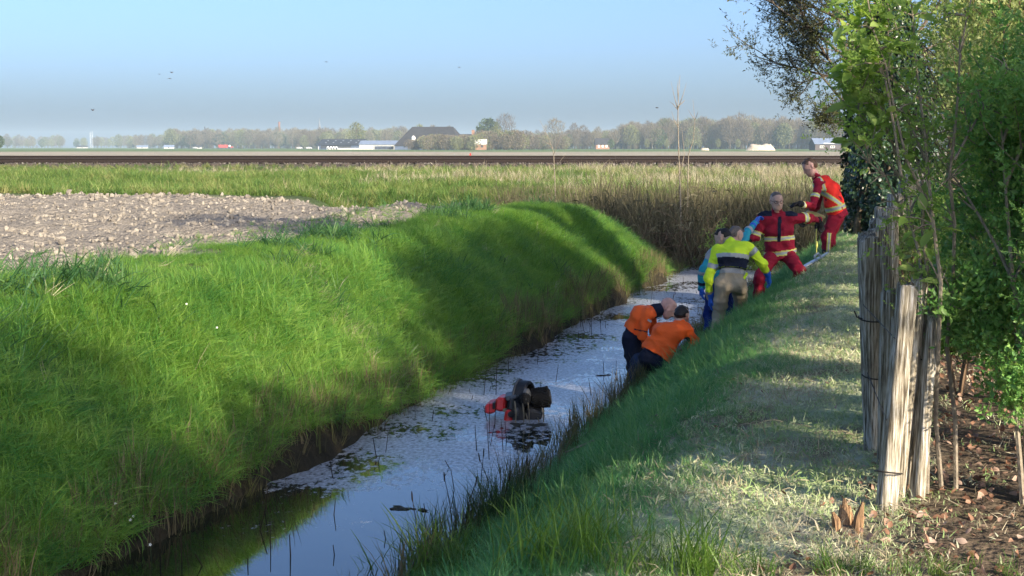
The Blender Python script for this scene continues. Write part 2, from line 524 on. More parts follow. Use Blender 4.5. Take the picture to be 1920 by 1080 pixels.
fm.box((-.02, -.13, .022), (.12, .07, .05), bev=.012).box((.03, -.12, .055), (.035, .035, .05), bev=.006).box((-.05, -.12, .05), (.03, .03, .04), bev=.006)
sme = mesh_from('sleeper', sm.V, sm.F, False); sme.materials.append(M_SLEEPER)
fme = mesh_from('rail_fastening', fm.V, fm.F, False); fme.materials.append(M_RUST)
cant = math.atan(.075 / 1.51)
for k in range(-50, 51):
    s = link('sleeper', sme, None, track); s.location = (k * .605, 0, .055); s.rotation_euler = (cant, 0, 0)
    f = link('rail_fastening', fme, None, track); f.location = (k * .605, -.755, .035)

def rock_mesh(seed, n=5, flat=.75):
    r = np.random.default_rng(seed)
    import bmesh
    bm = bmesh.new(); bmesh.ops.create_icosphere(bm, subdivisions=1, radius=1)
    for v in bm.verts: v.co *= r.uniform(.5, 1.3); v.co.z *= flat
    me = bpy.data.meshes.new('rock'); bm.to_mesh(me); bm.free(); return me
M_BAL = mat_leaf('ballast_stone', [(.06, .05, .045), (.12, .105, .095), (.19, .175, .16)], 0, .9, .05)
n = 9000
bx = rng.uniform(-24, 24, n); by = rng.uniform(48.15, 49.9, n)
keep = by > 49.0 - .75 * smooth((bx + 4) / 7) * rng.uniform(0, 1, n)
bx, by = bx[keep], by[keep]; n = len(bx)
bz = ground_z(bx, by) + .02
tag(scatter('ballast', np.stack([bx, by, bz], 1), rng.uniform(0, 6.28, (n, 3)), rng.uniform(.02, .042, n), rng.integers(0, 4, n),
            proto_col('ballast_stones', [rock_mesh(i) for i in range(4)], M_BAL)), 'grey brown ballast stones along the foot of the rails', 'ballast', kind='stuff')

# ------------------------------------------------------------ clods on the bare field
M_CLOD = mat_leaf('clay_clod', [(.17, .15, .125), (.24, .215, .18), (.30, .27, .225)], 0, .95, .08, spec=.1)
n = 90000
cx = rng.uniform(-16, 1.5, n); cyy = rng.uniform(9, 36.5, n)
fm_ = field_mask(cx, cyy)
dens = np.clip(fbm(cx * .9, cyy * .7, 131, 3) * 2.2 - .45, .1, 1) * fm_
k = rng.uniform(0, 1, n) < dens
cx, cyy = cx[k], cyy[k]; n = len(cx)
sz = .006 + .05 * rng.uniform(0, 1, n) ** 9
sz *= 1 + .6 * np.exp(-((cyy - 34) / 1.3) ** 2)
tag(scatter('field_clods', np.stack([cx, cyy, ground_z(cx, cyy) + sz * .25], 1), rng.uniform(0, 6.28, (n, 3)),
            np.stack([sz * rng.uniform(.7, 1.4, n), sz, sz * rng.uniform(.7, 1.2, n)], 1), rng.integers(0, 6, n),
            proto_col('clods', [rock_mesh(20 + i, flat=.85) for i in range(6)], M_CLOD)), 'rough dry clay clods covering the ploughed bare field', 'soil', kind='stuff')
# ------------------------------------------------------------ grass
M_GRASS = mat_leaf('lush_grass', [(.06, .185, .04), (.11, .25, .045), (.175, .32, .055), (.24, .36, .08)], .44, .45, .28)
M_GRASSD = mat_leaf('bank_grass', [(.065, .22, .075), (.10, .28, .09), (.15, .33, .105), (.23, .37, .14)], .34, .45, .22)
M_LAWN = mat_leaf('mown_grass', [(.21, .32, .12), (.32, .41, .19), (.45, .50, .29), (.56, .56, .40)], .25, .6, .35)
M_STRAW = mat_leaf('dead_grass', [(.28, .24, .15), (.38, .33, .22), (.46, .42, .31)], .25, .7, .15)
M_EMB = mat_leaf('rough_grass', [(.06, .13, .03), (.11, .19, .04), (.16, .23, .055), (.28, .28, .11)], .3, .55, .40)
M_REED = mat_leaf('dead_reed', [(.075, .075, .04), (.13, .12, .068), (.22, .195, .12)], .2, .7, .2)
M_STALK = mat_leaf('waterside_stalk', [(.07, .085, .025), (.13, .115, .055), (.20, .16, .09)], .25, .7, .2)

P_LONG = proto_col('long_tuft', [tuft(20, .085, .30, .35, .0065, 1.9, i, 4, .5) for i in range(6)], M_GRASS)
P_LONGR = proto_col('bank_tuft', [tuft(20, .085, .30, .35, .0065, 1.7, 50 + i, 4, .45) for i in range(6)], M_GRASSD)
P_SHORT = proto_col('short_tuft', [tuft(14, .06, .032, .5, .0045, 1.6, 100 + i, 2, .8) for i in range(5)], M_LAWN)
P_STRAW = proto_col('straw_tuft', [tuft(10, .06, .05, .5, .004, 1.5, 150 + i, 2, 1.2) for i in range(4)], M_STRAW)
P_EMB = proto_col('rough_tuft', [tuft(22, .16, .30, .4, .011, 1.5, 200 + i, 3, .5) for i in range(6)], M_EMB)
P_DRY = proto_col('dry_tuft', [tuft(16, .13, .42, .4, .009, 1.1, 250 + i, 3, .45) for i in range(5)], M_STRAW)
P_STALK = proto_col('stalk_tuft', [tuft(9, .05, .26, .4, .006, .5, 300 + i, 3, .25) for i in range(5)], M_STALK)

def sprinkle(name, xr, yr, dens, mask, protos, np_, scale, label, cat, lean=None, zoff=0.0, tilt=.25):
    n = int((xr[1] - xr[0]) * (yr[1] - yr[0]) * dens)
    x = rng.uniform(*xr, n); y = rng.uniform(*yr, n)
    p = mask(x, y)
    k = rng.uniform(0, 1, n) < p
    x, y = x[k], y[k]; n = len(x)
    z = ground_z(x, y) + zoff
    s = scale(x, y) * rng.uniform(.75, 1.25, n)
    rot = np.stack([rng.normal(0, tilt, n), rng.normal(0, tilt, n), rng.uniform(0, 6.283, n)], 1)
    if lean is not None:
        lx, ly = lean(x, y)                      # euler XYZ: z turns first about the tuft's own axis is fine for round tufts
        rot[:, 0] += -ly; rot[:, 1] += lx
        rot[:, 2] = rng.uniform(0, 6.283, n) * 0 + rng.integers(0, 4, n) * 0
    o = scatter(name, np.stack([x, y, z], 1), rot, s, rng.integers(0, np_, n), protos)
    return tag(o, label, cat, kind='stuff')

def su(x, y): return x - xl(y)

def m_left(x, y):
    u = -su(x, y)
    a = ((u > .12) & (y < 33.3)).astype(float)
    return a * (1 - .92 * field_mask(x, y)) * (u < 4.6)
def lean_left(x, y):
    a = .22 + .6 * (fbm(x * .7, y * .5, 141, 2) - .5)
    b = .9 * (fbm(x * .6 + 9, y * .6, 145, 2) - .5)
    return a, b
sprinkle('left_bank_grass', (-9.5, 4.2), (6.0, 33.5), 470, m_left, P_LONG, 6,
         lambda x, y: (.60 + .55 * (fbm(x * .8, y * .6, 151, 3) - .35)) * (1 - .55 * smooth((-su(x, y) - 1.6) / .6)), 'long lush green grass on the bank below the ploughed field', 'grass', lean_left)

def m_right(x, y):
    t = su(x, y) - DW
    return ((t > .1) & (y < 31)).astype(float) * (1 - smooth((t - 1.45 - .9 * (fbm(x * .9, y * .9, 161, 2) - .5)) / 1.0))
def lean_right(x, y):
    return -.18 + .6 * (fbm(x * .7, y * .5, 171, 2) - .5), .8 * (fbm(x * .6 + 5, y * .6, 175, 2) - .5)
sprinkle('right_bank_grass', (-2.6, 9.5), (5.0, 31), 340, m_right, P_LONGR, 6,
         lambda x, y: (.66 + .55 * (fbm(x * .9, y * .7, 181, 3) - .4)) * (.55 + .45 * smooth((su(x, y) - DW - .15) / .6)) * (1 - .62 * smooth((su(x, y) - DW - 1.1) / .9)), 'long dark green grass on the bank under the kneeling rescuers', 'grass', lean_right)

def m_lawn(x, y):
    t = su(x, y) - DW
    return ((y < 30)).astype(float) * smooth((t - 1.35) / .4) * (1 - .9 * smooth((t - 3.0) / .4)) * np.clip(.35 + 1.1 * fbm(x * 2, y * 2, 191, 3), .2, 1)
sprinkle('lawn_grass', (-1.5, 9.5), (4.6, 29), 460, m_lawn, P_SHORT, 5, lambda x, y: .75 + .7 * fbm(x, y, 195, 2), 'short mown grass between the ditch bank and the post fence', 'lawn', tilt=.4)
def m_straw(x, y):
    return m_lawn(x, y) * smooth((fbm(x * 1.1 + 3, y * .8, 101, 4) - .44) * 7)
sprinkle('dead_lawn_grass', (-1.5, 9.5), (4.6, 29), 220, m_straw, P_STRAW, 4, lambda x, y: .7 + .5 * fbm(x, y, 196, 2), 'pale dead clippings lying in patches on the lawn', 'dead grass', tilt=.5)

def m_emb(x, y): return smooth((y - 35.3) / .8) * (1 - smooth((y - 48.5) / .4)) * (1 - .5 * smooth((x - 1) / 4))
sprinkle('embankment_grass', (-22, 18), (35.2, 48.7), 62, m_emb, P_EMB, 6, lambda x, y: (.5 + 1.0 * (fbm(x * .45, y * .9, 201, 3) - .2)) * (1 - .5 * smooth((y - 46) / 1.5)), 'rough green grass on the slope below the railway', 'grass', tilt=.3)
def m_dry(x, y):
    a = .5 * np.exp(-((y - 47.6) / .9) ** 2) + .9 * smooth((x + .5) / 3.0) * smooth((y - 37) / 2) * fbm(x * .5, y * .5, 211, 2) * 1.3
    a = a + .55 * smooth((fbm(x * .35, y * .5, 215, 2) - .58) * 8) * smooth((x + 8) / 4)
    return np.clip(a, 0, 1) * (y > 36) * (y < 48.6)
sprinkle('embankment_dry_grass', (-22, 18), (36, 48.7), 34, m_dry, P_DRY, 5, lambda x, y: (.45 + .55 * fbm(x * .6, y * .6, 221, 2)) * (1 - .45 * smooth((y - 46) / 1.5)), 'straw coloured dead grass tufts on the slope below the railway', 'dead grass', tilt=.35)

def m_stalk(x, y):
    u = -su(x, y); t = su(x, y) - DW
    a = np.exp(-((u - .16) / .16) ** 2) * (u > -.12) + .5 * np.exp(-((t - .12) / .14) ** 2) * (t > -.1)
    return np.clip(a, 0, 1) * (y < 33)
sprinkle('waterline_stalks', (-4, 6), (6.5, 33), 210, m_stalk, P_STALK, 5, lambda x, y: .7 + .6 * fbm(x * 2, y * 2, 231, 2), 'short brown green stalks standing along the waterline', 'waterside plants', tilt=.18)
# ------------------------------------------------------------ plants with stems and leaves
def hit(px, py, d0=4.5, d1=60, lift=0.0):
    d = np.linspace(d0, d1, 4000)
    a = pix(px, py, 1.0); vx, vz = a.x, a.z - EYE
    z = EYE + vz * d
    g = np.maximum(ground_z(vx * d, d, False), WATER_Z) + lift
    k = int(np.argmax(z <= g))
    return Vector((vx * d[k], d[k], float(g[k])))

def euler_for(direction, up_hint, roll=0.0):
    """rotation that takes +Y to direction and +Z near up_hint"""
    y = Vector(direction).normalized()
    z = Vector(up_hint) - y * Vector(up_hint).dot(y)
    if z.length < 1e-4: z = y.orthogonal()
    z.normalize(); x = y.cross(z)
    M = Matrix((x, y, z)).transposed() @ Matrix.Rotation(roll, 3, 'Y')
    return M.to_euler()

def leaf_mesh(L=1.0, W=.5, fold=.25, curl=.25, n=4, name='leaf'):
    V = []; F = []
    for k in range(n + 1):
        f = k / n
        w = W / 2 * math.sin(math.pi * min(1, f ** .8 * .96 + .02)) if 0 < k < n else 0
        yv = L * (f - .0); zc = -curl * L * f * f
        V += [(-w, yv, zc + fold * w), (0, yv, zc), (w, yv, zc + fold * w)]
    for k in range(n):
        a = 3 * k
        F += [(a, a + 1, a + 4, a + 3), (a + 1, a + 2, a + 5, a + 4)]
    return mesh_from(name, V, F)

def sprig_mesh(seed, nl=7, L=.14, leaf=.032, w=.45, upright=.6, stem=.0015):
    """a twig tip with several small leaves, growing along +Y"""
    r = np.random.default_rng(seed); V = []; F = []
    b = MB(); p = Vector((0, 0, 0)); d = Vector((0, 1, 0)); pts = [p.copy()]
    for k in range(3):
        d = (d + Vector((r.normal(0, .15), 0, r.normal(0, .15)))).normalized(); p = p + d * L / 3; pts.append(p.copy())
    b.tube(pts, [stem, stem, stem * .7, stem * .5], 3, False)
    for k in range(nl):
        f = (k + .6) / nl; j = min(2, int(f * 3)); q = pts[j].lerp(pts[j + 1], f * 3 - j)
        a = r.uniform(0, 6.28); out = Vector((math.cos(a), upright + r.uniform(-.3, .4), math.sin(a))).normalized()
        if k == nl - 1: out = d
        M = euler_for(out, Vector((r.normal(), r.normal(), r.normal() + .6))).to_matrix()
        l = leaf * r.uniform(.6, 1.25); ww = l * w
        loc = [(0, 0, 0), (-ww / 2, l * .45, .1 * l), (0, l * .5, 0), (ww / 2, l * .45, .1 * l), (0, l, -.1 * l)]
        b.add([q + M @ Vector(c) for c in loc], [(0, 2, 1), (0, 3, 2), (1, 2, 4), (2, 3, 4)])
    return mesh_from('sprig', b.V, b.F)

M_BARK = mat_plain('bark', (.13, .105, .08), .9, .15, 0, .35, 25, .5, 40)
M_BARKG = mat_plain('pale_bark', (.24, .205, .16), .85, .15, 0, .3, 30, .4, 40)
M_TWIG = mat_plain('brown_twig', (.15, .10, .065), .85, .15, 0, .3, 30)
M_IVY = mat_leaf('ivy_leaf', [(.012, .032, .018), (.02, .05, .025), (.045, .085, .04)], .1, .35, .15, spec=.45)
M_BUDL = mat_leaf('bronze_leaf', [(.045, .05, .024), (.075, .078, .032), (.10, .12, .045)], .25, .5, .1)
M_LEAFB = mat_leaf('bright_leaf', [(.17, .28, .065), (.24, .36, .09), (.33, .43, .14)], .5, .4, .1)
M_PRIV = mat_leaf('privet_leaf', [(.11, .26, .07), (.18, .36, .095), (.32, .47, .14)], .35, .4, .25, spec=.35)
M_HEDGE = mat_leaf('hedge_leaf', [(.17, .23, .07), (.25, .31, .10), (.36, .40, .16)], .35, .5, .2)
M_LITTER = mat_leaf('fallen_leaf', [(.15, .08, .05), (.24, .13, .08), (.33, .21, .15), (.40, .30, .24)], .15, .7, .1)
M_DARKHEAD = mat_plain('seed_head', (.03, .022, .014), .9, .1)

P_PRIV = proto_col('privet_sprig', [sprig_mesh(i, 9, .13, .036, .5) for i in range(6)], M_PRIV)
P_HEDGE = proto_col('hedge_sprig', [sprig_mesh(20 + i, 8, .16, .028, .6) for i in range(6)], M_HEDGE)
P_BUD = proto_col('bud_sprig', [sprig_mesh(40 + i, 7, .12, .05, .32, .3) for i in range(6)], M_BUDL)
P_IVY = proto_col('ivy_leaf_shape', [leaf_mesh(1, .95, .2, .15, 3, 'ivy_leaf')], M_IVY)
P_GREEN = proto_col('green_sprig', [sprig_mesh(60 + i, 9, .16, .045, .55) for i in range(5)], M_LEAFB)

def grow(mb, p, d, L, r, lev, tips, rr, kids=(3, 5), spread=.7, up=.15, seg=5, n=5, ratio=.6, minr=.002):
    """a limb with side limbs; the ends and twigs are collected in tips as (point, direction)"""
    pts = [Vector(p)]; d = Vector(d).normalized()
    for k in range(seg):
        d = (d + Vector((rr.gauss(0, .10), rr.gauss(0, .10), rr.gauss(0, .10) + up * .25))).normalized()
        pts.append(pts[-1] + d * L / seg)
    mb.tube(pts, [max(minr, r * (1 - .75 * k / seg)) for k in range(seg + 1)], n if lev > 0 else 4, True)
    if lev <= 0:
        for k in range(1, seg + 1): tips.append((pts[k].copy(), (pts[k] - pts[k - 1]).normalized()))
        return
    for c in range(rr.randint(*kids)):
        f = rr.uniform(.3, 1.0); j = min(seg - 1, int(f * seg)); q = pts[j].lerp(pts[j + 1], f * seg - j)
        dd = (pts[j + 1] - pts[j]).normalized(); o = dd.orthogonal().normalized()
        o.rotate(Matrix.Rotation(rr.uniform(0, 6.28), 3, dd))
        grow(mb, q, dd + o * spread * rr.uniform(.6, 1.3) + Vector((0, 0, up)), L * ratio * rr.uniform(.7, 1.15), max(minr, r * .5), lev - 1, tips, rr, kids, spread, up, seg, n, ratio, minr)
    tips.append((pts[-1].copy(), d))

def sprigs_on(name, tips, per, proto, npro, rr, size=(.7, 1.3), jit=.06, parent=None, origin=(0, 0, 0), stuff=True):
    P = []; E = []; S = []; ID = []
    for (p, d) in tips:
        for _ in range(per if per >= 1 else (1 if rr.random() < per else 0)):
            dd = (d + Vector((rr.gauss(0, .7), rr.gauss(0, .7), rr.gauss(0, .5) + .25))).normalized()
            P.append(p + Vector((rr.gauss(0, jit), rr.gauss(0, jit), rr.gauss(0, jit))))
            E.append(euler_for(dd, (rr.gauss(0, 1), rr.gauss(0, 1), 1)))
            S.append(rr.uniform(*size)); ID.append(rr.randrange(npro))
    o = scatter(name, P, [tuple(e) for e in E], np.array(S), ID, proto, parent, origin)
    if stuff: o['kind'] = 'stuff'
    return o

# ---- log fence
def wood_material(name, light, dark, green):
    m, t, b = nodes(name)
    tc = t.nodes.new('ShaderNodeTexCoord'); mp = t.nodes.new('ShaderNodeMapping'); mp.inputs['Scale'].default_value = (60, 60, 3.0)
    t.links.new(tc.outputs['Object'], mp.inputs['Vector'])
    n1 = t.nodes.new('ShaderNodeTexNoise'); n1.inputs['Scale'].default_value = 1.6; n1.inputs['Detail'].default_value = 7; n1.inputs['Roughness'].default_value = .65
    t.links.new(mp.outputs['Vector'], n1.inputs['Vector'])
    rp = t.nodes.new('ShaderNodeValToRGB'); e = rp.color_ramp.elements
    e[0].position = .38; e[0].color = (*dark, 1); e[1].position = .64; e[1].color = (*light, 1)
    x = e.new(.50); x.color = (*green, 1)
    t.links.new(n1.outputs['Fac'], rp.inputs['Fac']); t.links.new(rp.outputs['Color'], b.inputs['Base Color'])
    b.inputs['Roughness'].default_value = .9; b.inputs['Specular IOR Level'].default_value = .15
    bp = t.nodes.new('ShaderNodeBump'); bp.inputs['Strength'].default_value = .9; bp.inputs['Distance'].default_value = .012
    t.links.new(n1.outputs['Fac'], bp.inputs['Height']); t.links.new(bp.outputs['Normal'], b.inputs['Normal'])
    return m
M_POST = wood_material('weathered_wood', (.58, .55, .50), (.085, .07, .05), (.30, .265, .20))
M_WIRE = mat_plain('old_wire', (.05, .045, .04), .6, .4, .6)
fence = empty('log_fence', (1.86, 7.8, 0), 'weathered grey log post fence with wire beside the lawn and shrubs', 'fence')
FO = Vector((1.86, 7.8, 0))
def post(top, base, r, seed, name='post'):
    rr = np.random.default_rng(seed)
    top, base = Vector(top), Vector(base); n, m = 14, 9
    ph = rr.uniform(0, 6.28, 5); am = rr.uniform(.03, .12, 5)
    d = (top - base); a = d.cross(Vector((0, 1, 0))).normalized(); b = d.normalized().cross(a)
    V = []; F = []
    for k in range(m + 1):
        f = k / m
        for i in range(n):
            t = 2 * math.pi * i / n
            q = r * (1.06 - .14 * f) * (1 + sum(am[j] * math.sin((j + 1) * t + ph[j] + f * 1.5 * (j % 2)) for j in range(5)) * .8 + rr.normal(0, .02))
            V.append(base + d * f + (a * math.cos(t) + b * math.sin(t)) * q + Vector((0, 0, (rr.normal(0, .012) if k == m else 0))))
    for (k2, sc) in ((m + 1, .86),):
        for i in range(n): 
            p = V[m * n + i]; V.append(top + (p - top) * sc + Vector((0, 0, .012 + rr.normal(0, .004))))
    for k in range(m + 1):
        for i in range(n):
            j = (i + 1) % n
            F.append((k * n + i, k * n + j, k * n + n + j, k * n + n + i))
    F.append(tuple((m + 1) * n + i for i in range(n)))
    V = [v - FO for v in V]
    return link(name, mesh_from('post', [tuple(v) for v in V], F), M_POST, fence)
POSTS = [(1627, 449, 7.8, .062, 34), (1624, 441, 8.7, .058, 30), (1650, 414, 9.2, .068, 24), (1664, 393, 10.7, .085, 14), (1682, 367, 12.6, .085, 8),
         (1697, 340, 14.6, .07, 6), (1712, 319, 16.8, .075, 4), (1726, 316, 19.2, .075, 3),
         (1652, 470, 8.25, .055, 22), (1668, 548, 7.45, .045, 6), (1702, 540, 6.5, .048, -34), (1742, 522, 6.95, .046, -34), (1684, 600, 6.85, .036, -6), (1724, 528, 6.75, .040, -38), (1752, 600, 6.7, .034, -26), (1640, 432, 8.5, .05, 26), (1706, 330, 15.8, .06, 5)]
tops = []
for i, (px, py, d, r, lean) in enumerate(POSTS):
    tp = pix(px, py, d); bx_ = tp.x + lean * d / FPX
    bz_ = gz(bx_, d)
    post(tp, (bx_, d + .03, bz_ - .25), r, 400 + i); tops.append((tp, Vector((bx_, d, bz_)), r))
for hgt in (.42, .78):
    pts = []
    for k in (10, 0, 2, 3, 4, 5, 6, 7):
        tp, bs, r = tops[k]; f = hgt / (tp.z - bs.z); q = bs.lerp(tp, f) + Vector((-r * .9, -r * .75, .012 * math.sin(k * 3))); pts.append(q - FO)
    MB().tube(pts, .0028, 5).build('wire', M_WIRE, fence)
for (k, f) in ((0, .63), (0, .36), (10, .17), (8, .45), (11, .62)):
    tp, bs, r = tops[k]; c = bs.lerp(tp, f) - FO; ring = []
    for i in range(15):
        t = 2 * math.pi * i / 14; ring.append(c + Vector((math.cos(t) * (r + .012), math.sin(t) * (r + .012), .012 * math.sin(t + k))))
    MB().tube(ring, .004, 5).build('wire_tie', M_WIRE, fence)
tp, bs, r = tops[0]
c = bs.lerp(tp, .63) - FO
MB().tube([c + Vector((-r, -r * .5, 0)), c + Vector((-r - .035, -r, .012)), c + Vector((-r - .05, -r, .045))], .004, 5).build('wire_end', M_WIRE, fence)

# ---- ivy clad tree beside the far fence end
rr = random.Random(11)
TB = Vector((5.62, 22.7, gz(5.62, 22.7)))
ivy_tree = empty('ivy_clad_tree', TB, 'dark ivy clad tree with bronze leafed branches beside the standing red vest', 'tree')
mb = MB(); mb.tube([(0, 0, -.3), (.03, 0, .8), (-.02, .05, 2.0), (.05, .0, 3.2), (.0, .0, 5.2)], [.24, .19, .17, .14, .06], 10)
mb.tube([(-.42, -.12, -.1), (-.36, -.1, .45), (-.22, 0, 1.2)], [.07, .045, .04], 7)
mb.build('trunk', M_BARK, ivy_tree, sm=True)
mb = MB(); tips = []
limbs = [((1610, 190), (1470, 10), .05), ((1600, 120), (1400, -40), .05), ((1590, 200), (1480, 90), .04), ((1600, 230), (1525, 150), .03), ((1620, 100), (1520, -60), .05),
         ((1595, 160), (1440, 60), .04), ((1660, 60), (1600, -120), .06), ((1690, 60), (1700, -160), .06), ((1700, 100), (1800, -80), .06), ((1690, 130), (1850, 10), .05), ((1590, 240), (1545, 215), .02), ((1640, 40), (1450, -130), .05), ((1590, 140), (1500, 130), .04), ((1590, 180), (1540, 100), .04), ((1600, 90), (1480, 30), .05), ((1610, 60), (1540, 20), .05), ((1600, 40), (1410, 0), .05)]
for (a, b, r) in limbs:
    A = pix(*a, 22.6 + rr.uniform(-.2, .2)); B = pix(*b, 22.4 + rr.uniform(-1.0, .9))
    grow(mb, A - TB, B - A, (B - A).length * 1.0, r * .55, 2, tips, rr, (4, 6), .75, .05, 5, 5, .45, .0035)
mb.build('branches', M_BARK, ivy_tree)
sprigs_on('bronze_foliage', tips, 2, P_BUD, 6, rr, (.6, 1.3), .09, ivy_tree)
P = []; E = []; S = []
for _ in range(15000):
    z = rr.uniform(.05, 3.5) if rr.random() < .85 else rr.uniform(2.8, 4.6)
    a = rr.uniform(0, 6.28)
    rad = (.60 - .05 * max(0, z - 1.0) if z < 2.6 else max(.12, .52 - .35 * (z - 2.6))) * (1 + .22 * math.sin(3 * a + z * 2.1) * .6 + .16 * math.sin(5 * a - z * 4.3) + .1 * math.sin(9 * a + z * 9))
    if z < .5: rad *= .62 + .76 * z
    rad *= rr.uniform(.86, 1.06)
    o = Vector((math.cos(a), math.sin(a), 0))
    P.append(o * rad + Vector((.06, 0, z)))
    dn = (Vector((0, 0, -1)) + o * .5 + Vector((rr.gauss(0, .45), rr.gauss(0, .45), rr.gauss(0, .3)))).normalized()
    E.append(tuple(euler_for(dn, o + Vector((rr.gauss(0, .35), rr.gauss(0, .35), rr.gauss(0, .3)))))); S.append(rr.uniform(.045, .085))
o = scatter('ivy', P, E, np.array(S), np.zeros(len(P)), P_IVY, ivy_tree); o['kind'] = 'stuff'

# ---- big leafed shrub behind the near fence posts
SB = Vector((2.0, 6.9, gz(2.0, 6.9)))
shrub = empty('broad_leaved_shrub', SB, 'tall shrub with broad bright green leaves arching over the log fence', 'shrub')
big = leaf_mesh(1, .52, .28, .22, 5, 'leaf'); big.materials.append(M_LEAFB)
mb = MB(); tips = []
stems = [[(1740, 640), (1725, 480), (1690, 330), (1650, 200), (1590, 130)], [(1745, 620), (1730, 430), (1700, 300), (1660, 120), (1625, -10)],
         [(1760, 640), (1750, 420), (1735, 260), (1715, 100), (1700, -40)], [(1725, 480), (1690, 340), (1640, 250), (1610, 215)],
         [(1775, 650), (1790, 420), (1790, 250), (1800, 100), (1830, -40)], [(1690, 330), (1660, 150), (1600, 50), (1570, 20)], [(1750, 420), (1700, 220), (1640, 160), (1585, 165)],
         [(1700, 430), (1660, 330), (1625, 280)], [(1790, 300), (1845, 200), (1890, 130)], [(1735, 300), (1690, 200), (1665, 60), (1660, -30)]]
for i, st in enumerate(stems):
    pts = [pix(x, y, 6.75 + .12 * math.sin(i * 2.1 + k)) - SB for k, (x, y) in enumerate(st)]
    if st[0][1] > 600: pts.insert(0, Vector(((rr.uniform(-.12, .12)), rr.uniform(-.1, .1), 0)))
    # smooth by midpoint subdivision
    q = [pts[0]]
    for a, b in zip(pts[:-1], pts[1:]): q += [a.lerp(b, .5) + Vector((rr.gauss(0, .01), rr.gauss(0, .01), 0)), b]
    r0 = .012 if st[0][1] > 600 else .007
    mb.tube(q, [r0 * (1 - .75 * k / (len(q) - 1)) for k in range(len(q))], 6)
    for k in range(len(q) // 3, len(q)):
        d = (q[k] - q[k - 1]).normalized()
        tips.append((q[k], d))
        for _ in range(3):
            o = Vector((rr.gauss(-.2, .8), rr.gauss(0, .7), rr.gauss(.35, .5))).normalized()
            L = rr.uniform(.06, .19); e = q[k] + o * L
            if (e + SB).x / (e + SB).y * FPX + 960 < 1570: continue
            mb.tube([q[k], q[k] + o * L * .5 + Vector((0, 0, .01)), e], [.004, .003, .002], 4)
            tips += [(q[k] + o * L * .5, o), (e, o), (e, o)]
mb.build('stems', M_BARKG, shrub)
def _ok(p):
    w_ = p + SB; ux = 960 + w_.x / w_.y * FPX; uy = 276 + (EYE - w_.z) / w_.y * FPX
    return ux > 1562 + .10 * max(0, uy) * (uy < 230) and not (uy > 275 and ux < 1695)
tips = [t_ for t_ in tips if _ok(t_[0])]
tips.sort(key=lambda t_: (t_[0] + SB).x / (t_[0] + SB).y + rr.uniform(0, .06))
cnt = 0
for (p, d) in tips:
    if cnt >= 290: break
    for _ in range(1):
        dd = (d + Vector((rr.gauss(0, .6), rr.gauss(0, .6), rr.gauss(0, .45)))).normalized()
        lf = link('leaf', big, None, shrub)
        s = rr.uniform(.06, .11)
        lf.location = p; lf.scale = (s * rr.uniform(.85, 1.15), s, s)
        lf.rotation_euler = euler_for(dd, (rr.gauss(0, .5), rr.gauss(-.35, .5), 1)); cnt += 1
sprigs_on('young_leaves', tips, 2, P_GREEN, 5, rr, (.3, .6), .07, shrub)

# ---- small leafed evergreen shrubs crowding the fence
def bushy(name, base, stems_, label, proto, npro, per, hgt, rad, seed, mat=M_BARKG, kids=(3, 5), size=(.6, 1.2), lowest=.15, left=None):
    q = random.Random(seed); base = Vector((base[0], base[1], gz(base[0], base[1])))
    root = empty(name, base, label, 'shrub'); mb = MB(); tips = []
    for k in range(stems_):
        a = q.uniform(0, 6.28); o = Vector((math.cos(a), math.sin(a), 0))
        grow(mb, o * rad * .22 * q.random() - Vector((0, 0, .05)), Vector((0, 0, 1)) + o * .28 * q.random() * rad / hgt * 3, hgt * q.uniform(.7, 1.0), .017 * q.uniform(.6, 1.2), 2, tips, q, kids, .75, .1, 5, 5, .42, .0022)
    mb.build('stems', mat, root)
    tips = [t for t in tips if t[0].z > lowest and (left is None or base.x + t[0].x > float(fence_x(base.y + t[0].y)) + left)]
    sprigs_on('foliage', tips, per, proto, npro, q, size, .05, root)
    return root
bushy('evergreen_shrub', (2.35, 6.75), 6, 'glossy small leaved shrub growing between the nearest fence posts', P_PRIV, 6, 6, 1.25, .4, 21, lowest=.35, left=.42)
bushy('evergreen_shrub', (2.55, 6.6), 8, 'dense small leaved shrub with bare grey stems above the fallen leaves', P_PRIV, 6, 6, 1.9, .5, 22, lowest=.5, left=.5)
bushy('evergreen_shrub', (2.95, 7.7), 8, 'small leaved shrub standing behind the broad leaved shrub', P_PRIV, 6, 6, 1.9, .6, 23, lowest=.3, left=.55)
bushy('evergreen_shrub', (3.3, 6.9), 8, 'small leaved shrub deeper in the hedge beyond the grey stemmed one', P_PRIV, 6, 3, 2.0, .6, 24, lowest=.3, left=.5)
hb = [(3.4, 8.9, 2.9, 'low yellow green hedge bush right behind the leaning near posts'), (4.1, 10.6, 3.6, 'twiggy hedge bush with yellow green buds between fence and garden'),
      (4.55, 11.8, 4.6, 'twiggy yellow green hedge bush about halfway along the fence'), (5.0, 13.2, 4.9, 'loose budding hedge bush behind the middle of the fence'),
      (5.4, 14.6, 5.0, 'budding hedge bush nearer the ivy tree'), (5.8, 16.0, 5.0, 'budding hedge bush last before the gap by the ivy tree'), (6.9, 18.2, 2.1, 'low budding hedge bush in the gap next to the ivy clad tree')]
for i, (x, y, h, lab) in enumerate(hb):
    bushy('hedge_bush', (x, y), 14, lab, P_HEDGE, 6, 3, h * .8, .8, 60 + i, M_TWIG, (3, 5), (.8, 1.6), .25, left=.45)

